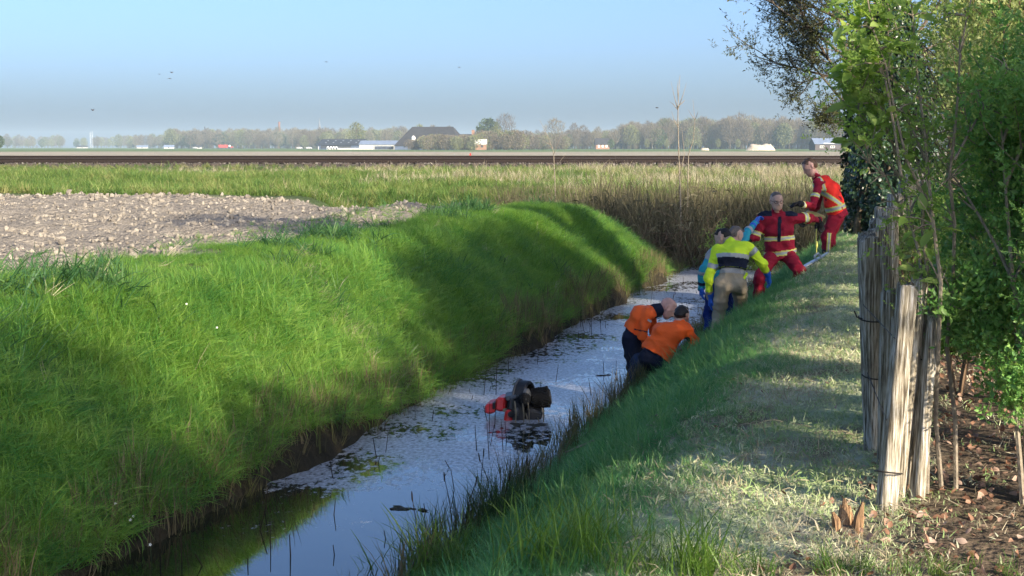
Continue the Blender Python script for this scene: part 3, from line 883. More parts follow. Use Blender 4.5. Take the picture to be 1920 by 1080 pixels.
for i, y in enumerate((9.6, 12.3, 15.2)):
    lab = ['low leafy shoots behind the third fence post', 'low leafy shoots beyond the widest fence post', 'low leafy shoots past the middle of the fence'][i]
    bushy('low_shrub', (float(fence_x(y)) + .5, y), 6, lab, P_HEDGE if i % 2 else P_PRIV, 6, 3, .9, .6, 160 + i, M_TWIG, (3, 5), (.8, 1.5), .1, left=.1)
# ---- reeds, brambles and saplings at the end of the ditch
def reed_mesh(seed):
    r = np.random.default_rng(seed); b = MB()
    for _ in range(9):
        x, y = r.normal(0, .12, 2); h = r.uniform(.6, 1.25); dx, dy = r.normal(0, .16, 2)
        p = [(x, y, -.05), (x + dx * .3, y + dy * .3, h * .5), (x + dx, y + dy, h)]
        b.tube(p, [.006, .005, .003], 3, False)
        if r.random() < .5:
            z = r.uniform(.3, .8) * h; a = r.uniform(0, 6.28); l = r.uniform(.15, .35)
            q = np.array([x + dx * .5, y + dy * .5, z]); o = np.array([math.cos(a), math.sin(a), .7])
            b.add([q, q + o * l * .5 + [0, 0, .02], q + o * l * .5 + [.012, .012, 0], q + o * l - [0, 0, .12]], [(0, 1, 2), (1, 3, 2)])
    return mesh_from('reed', b.V, b.F)
def bramble_mesh(seed):
    r = np.random.default_rng(seed); b = MB()
    for _ in range(6):
        a = r.uniform(0, 6.28); L = r.uniform(.5, 1.1); H = r.uniform(.3, .8); p = []
        for k in range(6):
            f = k / 5; p.append((math.cos(a) * L * f + r.normal(0, .03), math.sin(a) * L * f + r.normal(0, .03), H * math.sin(math.pi * f * .85) + r.normal(0, .02)))
        b.tube(p, [.006, .006, .005, .005, .004, .003], 3, False)
    return mesh_from('bramble', b.V, b.F)
P_REED = proto_col('reed_clump', [reed_mesh(i) for i in range(6)], M_REED)
P_BRAM = proto_col('bramble_clump', [bramble_mesh(i) for i in range(6)], M_TWIG)
def m_reed(x, y):
    e = smooth((x + 1.2 + .5 * (y - 36)) / 2.0)
    s = x - xl(y)
    inwater = ((s > .1) & (s < DW + .3) & (y < 34.6)).astype(float)
    corner = ((x < xl(y)) & (y < 33.0)).astype(float)
    return e * smooth((y - 32.6) / .6) * (1 - smooth((y - 37.2 - .9 * vnoise(x * .8, y * 0, 5)) / 1.2)) * (1 - .8 * inwater) * (1 - corner)
sprinkle('dead_reeds', (-2.5, 12), (32.4, 40), 32, m_reed, P_REED, 6, lambda x, y: np.clip((.50 + .45 * (fbm(x * .9, y * .9, 301, 2) - .5) - ground_z(x, y)) / 1.05, .25, 1.5), 'brown dead reeds crowding the end of the ditch below the railway', 'reeds', tilt=.2)
sprinkle('bramble_tangle', (-1.5, 12), (32.4, 39.5), 13, m_reed, P_BRAM, 6, lambda x, y: np.clip((.6 - ground_z(x, y)) * .8, .25, 1.4), 'tangle of bare arching brambles over the dead reeds', 'brambles', zoff=.05, tilt=.5)
q = random.Random(5)
gb = empty('young_bush', hit(1400, 470, 28), 'fresh light green bush between the dead reeds and the kneeling rescuer', 'shrub')
gb.location = (5.0, 32.2, gz(5.0, 32.2) + .1)
mb = MB(); tips = []
for k in range(10):
    a = q.uniform(0, 6.28)
    grow(mb, Vector((0, 0, -.1)), Vector((math.cos(a) * .6, math.sin(a) * .5, 1)), q.uniform(.9, 1.35), .015, 1, tips, q, (5, 7), .8, .1, 5, 4, .5, .003)
mb.build('stems', M_TWIG, gb)
sprigs_on('foliage', tips, 3, P_GREEN, 5, q, (.6, 1.2), .06, gb)
def sapling(paths, d, label, r0):
    root_p = pix(*paths[0][0], d); g = gz(root_p.x, d); base = Vector((root_p.x, d, max(g, WATER_Z)))
    root = empty('bare_sapling', base, label, 'sapling'); 
    for i, pth in enumerate(paths):
        pts = [pix(x, y, d + .1 * math.sin(i + k)) - base for k, (x, y) in enumerate(pth)]
        if i == 0: pts.insert(0, Vector((0, 0, -.2)))
        r = r0 if i == 0 else r0 * .5
        MB().tube(pts, [r * (1 - .8 * k / (len(pts) - 1)) for k in range(len(pts))], 6).build('stem' if i == 0 else 'branch', M_BARKG, root, sm=True)
sapling([[(1277, 470), (1276, 380), (1273, 300), (1271, 220), (1272, 180), (1275, 141)], [(1271, 206), (1262, 195), (1255, 190)], [(1271, 205), (1280, 180), (1287, 155)], [(1271, 205), (1264, 180), (1258, 152)],
         [(1272, 240), (1264, 225), (1259, 208)], [(1275, 330), (1283, 290), (1278, 235)], [(1271, 200), (1282, 190), (1284, 187)], [(1272, 190), (1270, 165), (1272, 150)]], 33.4, 'tall bare sapling with upswept twigs rising from the reeds before the rails', .022)
sapling([[(1288, 430), (1290, 340), (1291, 290), (1300, 262), (1303, 225), (1299, 187)], [(1303, 225), (1296, 215), (1290, 205)], [(1303, 225), (1308, 212), (1309, 208)]], 34.2, 'short forked bare sapling beside the taller sapling in the reeds', .016)
sapling([[(1042, 380), (1040, 330), (1038, 285), (1030, 262), (1012, 225)], [(1038, 290), (1046, 270), (1052, 252)], [(1039, 320), (1052, 300), (1060, 290)], [(1034, 272), (1024, 268), (1018, 262)]], 35.6, 'thin leaning bare sapling at the edge of the reeds and embankment', .015)

# ---- rushes and tall tufts at the near water's edge
def sedge_mesh(seed):
    r = np.random.default_rng(seed); b = MB()
    t = tuft(18, .10, .50, .3, .008, .75, seed + 900, 4, .3)
    V = [tuple(v.co) for v in t.vertices]; F = [tuple(p.vertices) for p in t.polygons]; b.add(V, F)
    return mesh_from('sedge', b.V, b.F)
M_SEDGE = mat_leaf('sedge', [(.02, .05, .018), (.035, .075, .022), (.06, .11, .03)], .25, .5, .1)
M_FRESH = mat_leaf('fresh_grass', [(.06, .13, .02), (.10, .19, .03), (.16, .24, .06)], .4, .45, .15)
P_SEDGE = proto_col('sedge_clump', [sedge_mesh(i) for i in range(5)], M_SEDGE)
P_TALL = proto_col('tall_tuft', [tuft(22, .13, .42, .35, .009, 1.3, 700 + i, 5, .4) for i in range(5)], M_FRESH)
def cluster(name, spots, proto, npro, sc, label, cat, tilt=.2):
    P = []; S = []
    for (px, py, n, spx, spy, s) in spots:
        for _ in range(n):
            h = hit(px + rng.normal(0, spx), py + rng.normal(0, spy), 4.6)
            P.append((h.x, h.y, gz(h.x, h.y))); S.append(s * rng.uniform(.7, 1.25))
    n = len(P)
    return tag(scatter(name, P, np.stack([rng.normal(0, tilt, n), rng.normal(0, tilt, n), rng.uniform(0, 6.28, n)], 1), np.array(S) * sc, rng.integers(0, npro, n), proto), label, cat, kind='stuff')
cluster('sedge', [(905, 985, 16, 45, 12, .95), (960, 970, 10, 40, 10, .8), (800, 1045, 9, 35, 12, .8), (1010, 950, 8, 30, 10, .7), (1150, 790, 6, 22, 12, .45)], P_SEDGE, 5, .8, 'dark rushes at the water edge below the long grass', 'rushes')
cluster('foreground_grass', [(860, 1075, 26, 90, 14, .8), (1050, 1050, 22, 90, 20, .62), (1310, 1072, 7, 24, 6, .55), (1010, 1000, 12, 60, 14, .6), (1180, 1075, 14, 90, 8, .35), (1560, 1078, 16, 120, 6, .28), (1780, 1080, 10, 90, 4, .22)], P_TALL, 5, 1.0, 'tall fresh grass arching in the foreground by the water', 'grass')
# seed heads on thin stalks, in the shallows
mb = MB()
for (px, py, h) in [(870, 1000, .36), (925, 960, .4), (940, 985, .34), (1000, 960, .36), (850, 1010, .42), (900, 950, .4), (785, 1040, .38)]:
    b0 = hit(px, py, 4.6); dx = rng.normal(0, .06)
    mb.tube([b0, b0 + Vector((dx * .4, 0, h * .6)), b0 + Vector((dx, 0, h))], [.0035, .003, .002], 4)
    t0 = b0 + Vector((dx, 0, h)); dd = Vector((dx * .6 / h, 0, 1)).normalized()
    mb.tube([t0 - dd * .03, t0 - dd * .015, t0 + dd * .02, t0 + dd * .04], [.002, .0055, .0055, .002], 6)
tag(mb.build('seed_heads', M_DARKHEAD), 'dark seed heads on thin stalks standing among the rushes', 'seed heads', kind='stuff')
# reed stubs poking out of the water
mb = MB()
for _ in range(110):
    y = rng.uniform(9, 30); s = rng.choice([rng.uniform(.05, .6), rng.uniform(.2, 1.7), rng.uniform(1.2, 1.8)])
    x = float(xl(y)) + s; h = rng.uniform(.04, .2) if rng.random() < .85 else rng.uniform(.2, .35); dx, dy = rng.normal(0, .03, 2)
    mb.tube([(x, y, WATER_Z - .05), (x + dx, y + dy, WATER_Z + h)], [.005, .003], 4)
tag(mb.build('reed_stubs', M_DARKHEAD), 'dark reed stubs and stalks poking out of the ditch water', 'reed stubs', kind='stuff')
# fallen leaves and twigs under the shrubs
lit = [leaf_mesh(1, .7, .5, .5, 4), leaf_mesh(1, .6, -.4, .6, 4), leaf_mesh(1, .8, .6, -.4, 4)]
P_LIT = proto_col('dead_leaf', lit, M_LITTER)
n = 4200
lx = rng.uniform(.9, 5.0, n); ly = rng.uniform(5.0, 12.0, n); t = lx - xl(ly) - DW
k = rng.uniform(0, 1, n) < np.where(t > 2.95, 1.0, np.where((ly < 6.9), smooth((t - 2.1) / 1.0) * .35, .02))
lx, ly = lx[k], ly[k]; n = len(lx)
tag(scatter('leaf_litter', np.stack([lx, ly, ground_z(lx, ly) + rng.uniform(.005, .035, n)], 1), np.stack([rng.normal(0, .6, n), rng.normal(0, .6, n), rng.uniform(0, 6.28, n)], 1),
            rng.uniform(.022, .05, n), rng.integers(0, 3, n), P_LIT), 'reddish brown fallen leaves on the soil under the shrubs', 'fallen leaves', kind='stuff')
mb = MB()
for _ in range(130):
    y = rng.uniform(5.2, 11); x = float(fence_x(y)) + rng.uniform(-1.1, .5); z = gz(x, y) + .02; a = rng.uniform(0, 6.28); l = rng.uniform(.03, .13)
    mb.tube([(x, y, z), (x + math.cos(a) * l * .5, y + math.sin(a) * l * .5, z + .012), (x + math.cos(a) * l, y + math.sin(a) * l, z + rng.uniform(-.01, .03))], .0025, 4)
tag(mb.build('straw_litter', M_STRAW), 'pale straw and twig bits scattered on the lawn by the fence', 'litter', kind='stuff')
# dead branch lying on the bank
pts = []
for (px, py) in [(1060, 838), (1100, 832), (1135, 817), (1165, 801), (1190, 789), (1215, 784), (1232, 778)]:
    pts.append(hit(px, py, 5, 40, .10))
br = empty('dead_branch', pts[0], 'long pale dead branch lying on the long grass of the bank', 'branch')
pts[0].z -= .05
MB().tube([p - br.location for p in pts], [.010, .012, .012, .011, .009, .007, .004], 6).build('limb', M_BARKG, br, sm=True)
MB().tube([pts[4] - br.location, hit(1205, 795, 5, 40, .09) - br.location, hit(1222, 798, 5, 40, .08) - br.location], [.007, .005, .003], 6).build('side_shoot', M_BARKG, br, sm=True)
# split stump by the lawn edge
sp = hit(1590, 1000)
st = empty('split_stump', sp, 'splintered orange brown wood stump at the edge of the leaf litter', 'stump')
mb = MB()
for k in range(7):
    a = rng.uniform(0, 6.28); q_ = .04; h = rng.uniform(.05, .15)
    mb.tube([(math.cos(a) * q_, math.sin(a) * q_, -.03), (math.cos(a) * q_ * 1.3, math.sin(a) * q_ * 1.3, h * .6), (math.cos(a) * q_ * 1.7, math.sin(a) * q_ * 1.7, h)], [.026, .02, .006], 5)
mb.build('splinters', wood_material('fresh_split_wood', (.42, .27, .14), (.10, .06, .035), (.26, .16, .09)), st)
MB().lathe((0, 0, -.03), (0, 0, 1), [(0, .07), (.04, .06), (.055, .04)], 9).build('butt', M_BARK, st)
# small flowers
M_PETAL = mat_plain('white_petal', (.8, .8, .78), .6)
for (px, py) in [(217, 945), (250, 970), (245, 979), (282, 1021), (973, 847), (350, 570), (407, 614)]:
    h = hit(px, py, 5, 40, .16)
    fl = empty('white_flower', h, 'tiny white flower dotted in the long grass of the left bank' if px < 900 else 'tiny white flower at the water edge by the rushes', 'flower', 'white flowers in the grass' if px < 900 else None)
    for k in range(5):
        a = k * 1.2566
        m_ = MB(); m_.add([(0, 0, 0), (math.cos(a - .5) * .007, -.003, math.sin(a - .5) * .007), (math.cos(a) * .012, -.004, math.sin(a) * .012), (math.cos(a + .5) * .007, -.003, math.sin(a + .5) * .007)], [(0, 1, 2, 3)])
        m_.build('petal', M_PETAL, fl)
    MB().tube([(0, 0, 0), (.005, .005, -.16)], .0015, 4).build('stalk', M_SEDGE, fl)
# dark green undergrowth low among the reeds
def m_under(x, y): return m_reed(x, y) * smooth((fbm(x * .7, y * .7, 331, 2) - .38) * 6) * (y < 36.2)
sprinkle('undergrowth', (-1.0, 12), (32.6, 36.5), 55, m_under, P_PRIV, 6, lambda x, y: 2.2 + 1.2 * fbm(x, y, 335, 2), 'low dark green undergrowth at the foot of the dead reeds', 'undergrowth', zoff=.18, tilt=1.2)

# weeds, old stems and flattened grass that break up the left bank
P_WEED = proto_col('weed_tuft', [tuft(9, .07, .30, .4, .014, 1.2, 950 + i, 4, .7) for i in range(5)], mat_leaf('broad_weed', [(.03, .09, .03), (.05, .13, .045), (.09, .17, .05)], .35, .45, .1))
def m_weed(x, y): return m_left(x, y) * smooth((fbm(x * 1.4, y * 1.1, 401, 3) - .56) * 9)
sprinkle('bank_weeds', (-9.5, 4.2), (6.0, 33.5), 45, m_weed, P_WEED, 5, lambda x, y: .7 + .7 * fbm(x, y, 405, 2) - .2, 'broad dark leaved weeds in clumps on the grassy left bank', 'weeds', tilt=.4)
def m_old(x, y): return m_left(x, y) * (.05 + .5 * smooth((fbm(x * .9 + 4, y * .7, 411, 3) - .6) * 8))
sprinkle('bank_old_stems', (-9.5, 4.2), (6.0, 33.5), 14, m_old, P_DRY, 5, lambda x, y: .3 + .25 * fbm(x, y, 415, 2), 'scattered pale old stems in the grass of the left bank', 'dead grass', tilt=.7)
cluster('flattened_grass', [(575 + 160 * f, 520 + 215 * f, 9, 10, 9, .5) for f in np.linspace(0, 1, 14)], P_DRY, 5, .8, 'streak of flattened brown grass running down the left bank', 'dead grass', 1.0)
cluster('tall_bank_tufts', [(70, 520, 8, 18, 8, .75), (640, 445, 10, 22, 6, .7), (715, 430, 6, 18, 5, .6), (985, 455, 10, 14, 12, .7), (790, 490, 7, 16, 14, .6), (30, 640, 10, 40, 20, .7)], P_WEED, 5, 1.1, 'taller dark green tufts standing out of the left bank grass', 'grass', .4)
# ------------------------------------------------------------ beyond the railway: trees, farm, village
PLAIN = .30
def far(px, d, z=PLAIN): return Vector(((px - 960) / FPX * d, d, z))
def bare_tree_mesh(seed, h, w, ntw, round_=1.0, low=.25, tw=.11, leafy=0):
    r = random.Random(seed); mb = MB(); n = 0
    mb.tube([(0, 0, -.5), (r.gauss(0, .1), 0, h * .35), (r.gauss(0, .3), r.gauss(0, .3), h * .8)], [h * .022, h * .016, h * .005], 5)
    for k in range(9):
        z = h * r.uniform(low, .65); a = r.uniform(0, 6.28); l = w * r.uniform(.35, .5); up = r.uniform(.5, 1.6)
        mb.tube([(0, 0, z), (math.cos(a) * l * .5, math.sin(a) * l * .5, z + l * .5 * up), (math.cos(a) * l, math.sin(a) * l, min(h * .96, z + l * up))], [h * .009, h * .006, h * .002], 3, False)
    V = []; F = []
    for k in range(ntw):
        a = r.uniform(0, 6.28); f = r.random() ** .5; e = r.uniform(-1, 1)
        rad = w / 2 * math.sqrt(max(.02, 1 - abs(e) ** 2.2)) * f
        zc = h * (low + 1) / 2; zh = h * (1 - low) / 2
        p = Vector((math.cos(a) * rad, math.sin(a) * rad, zc + e * zh * r.uniform(.8, 1.0)))
        o = (Vector((math.cos(a), math.sin(a), 0)) * .6 + Vector((r.gauss(0, .5), r.gauss(0, .5), 1.0 + r.gauss(0, .4)))).normalized()
        L = h * r.uniform(.06, .14); s = o.orthogonal().normalized(); s.rotate(Matrix.Rotation(r.uniform(0, 6.28), 3, o))
        wd = tw * r.uniform(.6, 1.5)
        if leafy and r.random() < leafy: wd *= 3.5; L *= .5
        V += [p - s * wd, p + s * wd, p + o * L]; F.append((3 * k, 3 * k + 1, 3 * k + 2))
    return mesh_from('trunk', mb.V, mb.F), mesh_from('crown', V, F)
M_FTR = mat_plain('far_trunk', (.10, .085, .065), .9, .1)
M_FCR = mat_leaf('bare_crown', [(.13, .105, .075), (.17, .14, .09), (.20, .17, .11)], .3, .9, .1)
M_FCG = mat_leaf('budding_crown', [(.13, .14, .06), (.17, .18, .08), (.21, .22, .11)], .3, .9, .1)
M_FCD = mat_leaf('dark_green_crown', [(.045, .07, .025), (.07, .10, .035)], .2, .9, .1)
KINDS = {}
for nm, args, mt in [('bare', (1, 16, 12, 800, 1, .2), M_FCR), ('bare2', (2, 18, 11, 850, 1, .15), M_FCR), ('bud', (3, 15, 11, 800, 1, .15, .12, .5), M_FCG), ('bud2', (4, 17, 12, 900, 1, .12, .12, .4), M_FCG),
                     ('dark', (5, 14, 12, 900, 1, .1, .2, .8), M_FCD), ('bush', (6, 5, 5, 420, 1, .0, .07, .3), M_FCR), ('bushg', (7, 5, 5.5, 420, 1, .0, .08, .6), M_FCG), ('fan', (8, 17, 13, 700, 1, .3, .10), M_FCR)]:
    t_, c_ = bare_tree_mesh(*args); t_.materials.append(M_FTR); c_.materials.append(mt); KINDS[nm] = (t_, c_)
def far_tree(px, d, kind, hs, label, ws=1.0, group=None):
    root = empty('far_tree', far(px, d), label, 'tree', group)
    s = hs / KINDS[kind][2] if len(KINDS[kind]) > 2 else hs
    root.scale = (s * ws, s * ws, s); root.rotation_euler = (0, 0, px * .7)
    link('trunk', KINDS[kind][0], None, root); link('crown', KINDS[kind][1], None, root)
    return root
far_tree(1040, 820, 'fan', .98, 'round crowned bare tree alone before the wood, right of the farm', 1.0)
far_tree(948, 800, 'fan', 1.12, 'tall bare tree with open crown right of the big barn roof', .8)
far_tree(916, 830, 'dark', 1.22, 'dark evergreen tree beside the farmhouse chimney', 1.0)
far_tree(930, 790, 'bud', .82, 'pale budding tree in front of the dark evergreen by the farm', .9)
far_tree(670, 900, 'bud2', .95, 'pale green budding tree rising behind the long dark barn', .95)
far_tree(683, 880, 'dark', .45, 'small dark green tree behind the white walled shed', 1.3)
far_tree(788, 850, 'bud', .95, 'budding tree crown showing above the big barn ridge', .7)
far_tree(812, 860, 'bare2', .76, 'grey brown bare crown showing just above the big barn ridge', 1.1)
far_tree(842, 870, 'bare', .84, 'bare crown peeping over the right end of the big barn ridge', 1.0)
far_tree(1076, 1000, 'bare2', .95, 'bare tree first in the line of tall trees beside the round tree', .8)
far_tree(1092, 1010, 'bare', 1.0, 'bare tree second in the line beside the round tree', .8)
far_tree(1120, 1000, 'bare2', .82, 'bare tree near the brick house before the wood', .8)
far_tree(1150, 1010, 'bare', .85, 'bare tree between the brick house and the wood', .9)
far_tree(1145, 960, 'dark', .45, 'dark round evergreen bush beside the brick house', .9)
far_tree(1385, 1080, 'fan', 1.5, 'tallest bare tree standing above the wood', .95)
far_tree(1405, 1090, 'fan', 1.42, 'second tallest bare tree above the wood', .8)
for i, px in enumerate([1212, 1249, 1286, 1310, 1345, 1382]):
    far_tree(px, 900, 'bud', .42, 'small pale young tree planted in a row along the wood edge', .75, 'young trees along the wood edge')
far_tree(2, 700, 'dark', .50, 'dark tree with its crown cut by the frame beside the far field', .9)
far_tree(264, 1700, 'fan', .85, 'lone bare tree breaking the far left tree line', .8)
far_tree(194, 2100, 'fan', .9, 'small lone bare tree by the pale masts', .6)
# wood and tree lines that read as one mass
def tree_cols():
    c = bpy.data.collections.new('wood_trees')
    for i, nm in enumerate(['bare', 'bare2', 'bud', 'bud2', 'dark', 'bush', 'bushg']):
        V = []; F = []
        for me in KINDS[nm]:
            n0 = len(V); V += [tuple(v.co) for v in me.vertices]; F += [tuple(j + n0 for j in p.vertices) for p in me.polygons]
        me = mesh_from('wood_tree', V, F); me.materials.append(KINDS[nm][1].materials[0])
        o = bpy.data.objects.new('wood_%02d' % i, me); c.objects.link(o)
    return c
WOODC = tree_cols()
def wood(name, spans, label, weights=(.28, .28, .14, .14, .02, .07, .07)):
    P = []; S = []; ID = []
    for (p0, p1, d0, d1, n, hs) in spans:
        for _ in range(n):
            d = rng.uniform(d0, d1); px = rng.uniform(p0, p1); k = rng.choice(7, p=weights)
            P.append(tuple(far(px, d))); s = hs * rng.uniform(.8, 1.12); S.append((s, s, s)); ID.append(k)
    n = len(P)
    return tag(scatter(name, P, np.stack([np.zeros(n), np.zeros(n), rng.uniform(0, 6.28, n)], 1), np.array(S), ID, WOODC), label, 'trees', kind='stuff')
wood('far_wood', [(1165, 1250, 1020, 1180, 120, .98), (1240, 1640, 1020, 1220, 560, 1.15), (1640, 2300, 1020, 1220, 300, 1.1), (1060, 1180, 1060, 1160, 90, .72), (960, 1060, 900, 1000, 60, .5)], 'grey brown far wood along the edge of the plain on the right')
wood('far_tree_line', [(-500, 260, 2000, 2300, 240, .98), (240, 330, 1800, 2000, 50, .95), (320, 600, 1450, 1650, 230, 1.05), (560, 780, 1250, 1400, 150, .95), (330, 620, 1700, 1900, 90, 1.15), (900, 1170, 1300, 1450, 140, .9)], 'hazy far tree line along the horizon behind the village', (.24, .24, .16, .16, .06, .07, .07))
wood('farm_hedge', [(790, 905, 740, 770, 70, 1.45), (895, 985, 760, 780, 45, 1.9), (765, 790, 745, 760, 10, 1.0), (985, 1060, 860, 900, 35, 1.5)], 'overgrown twiggy hedge in front of the big barn', (0, 0, 0, 0, 0, .75, .25))

def roofed(name, c, rot, L, W, eave, ridge, wallm, roofm, label, cat, hipx=0.0, over=.4):
    root = empty(name, c, label, cat); root.rotation_euler = (0, 0, rot)
    w = MB(); hl, hw = L / 2, W / 2
    rz = ridge - .25
    V = [(-hl, -hw, 0), (hl, -hw, 0), (hl, hw, 0), (-hl, hw, 0), (-hl, -hw, eave), (hl, -hw, eave), (hl, hw, eave), (-hl, hw, eave)]
    F = [(0, 1, 5, 4), (1, 2, 6, 5), (2, 3, 7, 6), (3, 0, 4, 7)]
    if hipx == 0:
        V += [(-hl, 0, rz), (hl, 0, rz)]; F += [(4, 8, 7), (5, 6, 9)]
    w.add(V, F); w.build('wall', wallm, root)
    hl += over; hw += over; e = eave - over * (ridge - eave) / (W / 2); e2 = ridge
    V = [(-hl, -hw, e), (hl, -hw, e), (hl, hw, e), (-hl, hw, e), (-hl + hipx, 0, e2), (hl - hipx, 0, e2)]
    Vt = V + [(x, y, z - .18) for x, y, z in V]
    F = [(0, 1, 5, 4), (2, 3, 4, 5), (1, 2, 5), (3, 0, 4)] if hipx else [(0, 1, 5, 4), (2, 3, 4, 5)]
    Fb = [tuple(i + 6 for i in reversed(f)) for f in F]
    edge = [(0, 6, 7, 1), (1, 7, 8, 2), (2, 8, 9, 3), (3, 9, 6, 0)] if hipx else [(0, 6, 7, 1), (2, 8, 9, 3), (1, 7, 11, 5), (5, 11, 8, 2), (3, 9, 10, 4), (4, 10, 6, 0)]
    r = MB(); r.add(Vt, F + Fb + edge); roof = r.build('roof', roofm, root)
    return root, roof
M_ROOFD = mat_plain('dark_roof', (.03, .034, .045), .7, .3, 0, .2, .5)
M_ROOFB = mat_plain('blue_grey_roof', (.16, .20, .28), .6, .3, 0, .15, .5)
M_THATCH = mat_plain('slate_brown_roof', (.035, .033, .035), .9, .2, 0, .25, .6)
M_BRICK = mat_plain('brown_brick', (.26, .15, .10), .9, .2, 0, .2, 1.5)
M_WHITEW = mat_plain('white_wall', (.50, .49, .45), .8, .2, 0, .08, 1)
M_DARKW = mat_plain('dark_boards', (.05, .05, .06), .8, .2, 0, .2, 1)
M_BLUEW = mat_plain('blue_grey_boards', (.10, .13, .20), .8, .2, 0, .15, 1)
M_GLASS = mat_plain('window_glass', (.03, .04, .05), .1, .6)
M_PALE = mat_plain('pale_trim', (.75, .74, .70), .7)
M_GREYL = mat_plain('skylight_sheet', (.22, .24, .27), .5)
M_SAND = mat_plain('sand', (.42, .36, .28), .95, .1, 0, .25, .8, .6, 2)
def panel(root, name, mat, x, z, w, h, y, t=.08, parent=None): return MB().box((x, y, z), (w, t, h)).build(name, mat, parent or root)

b1, rf = roofed('barn', far(646, 880), R(-22), 28, 12, 2.9, 6.1, M_BLUEW, M_ROOFD, 'long dark barn with skylights and open front left of the white shed', 'barn')
for x in (-10, -5, 0, 5, 10):
    for v in (.35, .7):
        sk = MB().box((x + v, -6.0 * (1 - v) - .05, 2.9 + 3.2 * v + .06), (.9, .7, .12), Matrix.Rotation(math.atan2(3.2, 6), 3, 'X')); sk.build('skylight', M_GREYL, rf)
panel(b1, 'open_front', M_DARKW, -2, 1.6, 20, 2.0, -6.02); panel(b1, 'plinth', M_PALE, 3, .45, 21, .9, -6.06); panel(b1, 'verge_board', M_PALE, -13.5, .9, .4, 1.8, -6.1)
b2, rf = roofed('shed', far(716, 850), R(-8), 23, 10, 3.1, 5.1, M_WHITEW, M_ROOFB, 'white walled shed with blue grey roof beside the dark barn', 'shed')
dp = panel(b2, 'door_opening', M_DARKW, 0, 1.4, 8, 2.6, 0); dp.location = (-11.55, 0, 0); dp.rotation_euler = (0, 0, R(90))
b3, rf = roofed('farmhouse', far(812, 800), R(-14), 35, 22, 2.6, 12.2, M_BLUEW, M_THATCH, 'huge hipped barn roof of the farm above the twiggy hedge', 'farm building', 6.5)
for x in (-12, -4, 4, 12): panel(b3, 'window', M_GLASS, x, 2, 1.2, 1.6, -11.03)
b4, rf = roofed('farm_wing', far(873, 802), R(-5), 11, 9, 4.5, 8.3, M_BRICK, M_THATCH, 'lower dwelling wing with chimney joined to the huge barn roof', 'farm building')
MB().box((4.2, 0, 9.2), (1.5, 1.0, 2.6)).build('chimney', M_BRICK, rf); panel(b4, 'window', M_GLASS, 2, 2.2, 1.2, 1.6, -4.53)
b5, rf = roofed('brick_house', far(902, 745), R(-3), 5.2, 6, 3.2, 5.2, M_BRICK, M_PALE, 'small orange brick house peeping from the farm hedge', 'house'); panel(b5, 'window', M_GLASS, .8, 1.8, 1, 1.1, -3.03)
b6, rf = roofed('brick_house', far(1128, 990), R(4), 9, 7, 3.6, 7.2, M_BRICK, M_THATCH, 'brown brick house half hidden by trees before the wood', 'house')
for x in (-2.5, 0, 2.5): panel(b6, 'window', M_PALE, x, 2, 1.2, 1.5, -3.53)
b7, rf = roofed('dark_barn', far(1563, 650), R(3), 20, 10, 3.0, 5.3, mat_plain('dark_brick', (.09, .075, .075), .9), M_ROOFB, 'dark bungalow like barn with white windows next to the ivy tree', 'barn')
panel(b7, 'gutter', M_PALE, 2, 3.0, 17, .22, -5.5)
for x in (-7.0, -2.4, 2.4, 7):
    w = panel(b7, 'window', M_PALE, x, 1.5, 1.9, 1.0, -5.03)
    panel(b7, 'pane', M_GLASS, x - .42, 1.5, .65, .7, -5.09, .04, w); panel(b7, 'pane', M_GLASS, x + .42, 1.5, .65, .7, -5.09, .04, w)
for (px, d, L, lab, wm, rm) in [(158, 2000, 14, 'low white walled house with dark roof in the far left fields', M_WHITEW, M_THATCH), (320, 1420, 9, 'pale house with light roof before the far tree line', M_WHITEW, M_ROOFB), (270, 1700, 12, 'long low grey roofed shed before the lone bare tree', M_WHITEW, M_ROOFB), (376, 1400, 5, 'tiny white cottage left of the red trailer', M_WHITEW, M_THATCH)]:
    b, rf = roofed('cottage', far(px, d), R(6), L, 6, 1.7, 3.5, wm, rm, lab, 'house'); panel(b, 'window', M_GLASS, 0, 1.0, 1.2, .9, -3.03)
# feed silo, hutches, pen
si = empty('feed_silo', far(776, 778), 'pale upright feed silo beside the huge barn gable', 'silo')
MB().lathe((0, 0, 1.2), (0, 0, 1), [(0, .3), (1.0, 1.05), (5.2, 1.05), (5.9, .55), (6.1, .2)], 14).build('tank', M_PALE, si)
for a in range(4): MB().box((.8 * math.cos(a * 1.57 + .8), .8 * math.sin(a * 1.57 + .8), .9), (.12, .12, 1.8)).build('leg', M_DARKW, si)
for i, px in enumerate((616, 622, 627, 632)):
    h = empty('calf_hutch', far(px, 862), 'white calf hutch with dark opening standing before the dark barn', 'hutch', 'calf hutches before the dark barn')
    MB().lathe((0, 0, 0), (0, 0, 1), [(0, .8), (1.2, .72), (1.75, .35), (1.85, .1)], 10).build('shell', M_PALE, h); MB().box((.25, -.72, .6), (.75, .12, 1.1)).build('opening', M_DARKW, h)
pen = empty('farm_pen', far(733, 800), 'grey railed pen in front of the white walled shed', 'pen')
for k in range(9): MB().box((-9 + k * 2.25, 0, 1.1), (.18, .18, 2.2)).build('post', M_PALE if k > 5 else M_BLUEW, pen)
for z in (.5, 1.1, 1.7, 2.15): MB().box((0, -.1, z), (18, .06, .12)).build('rail', M_BLUEW, pen)
MB().box((-3.5, 1.5, 1.0), (10, 2, 1.7)).build('shelter', M_DARKW, pen)
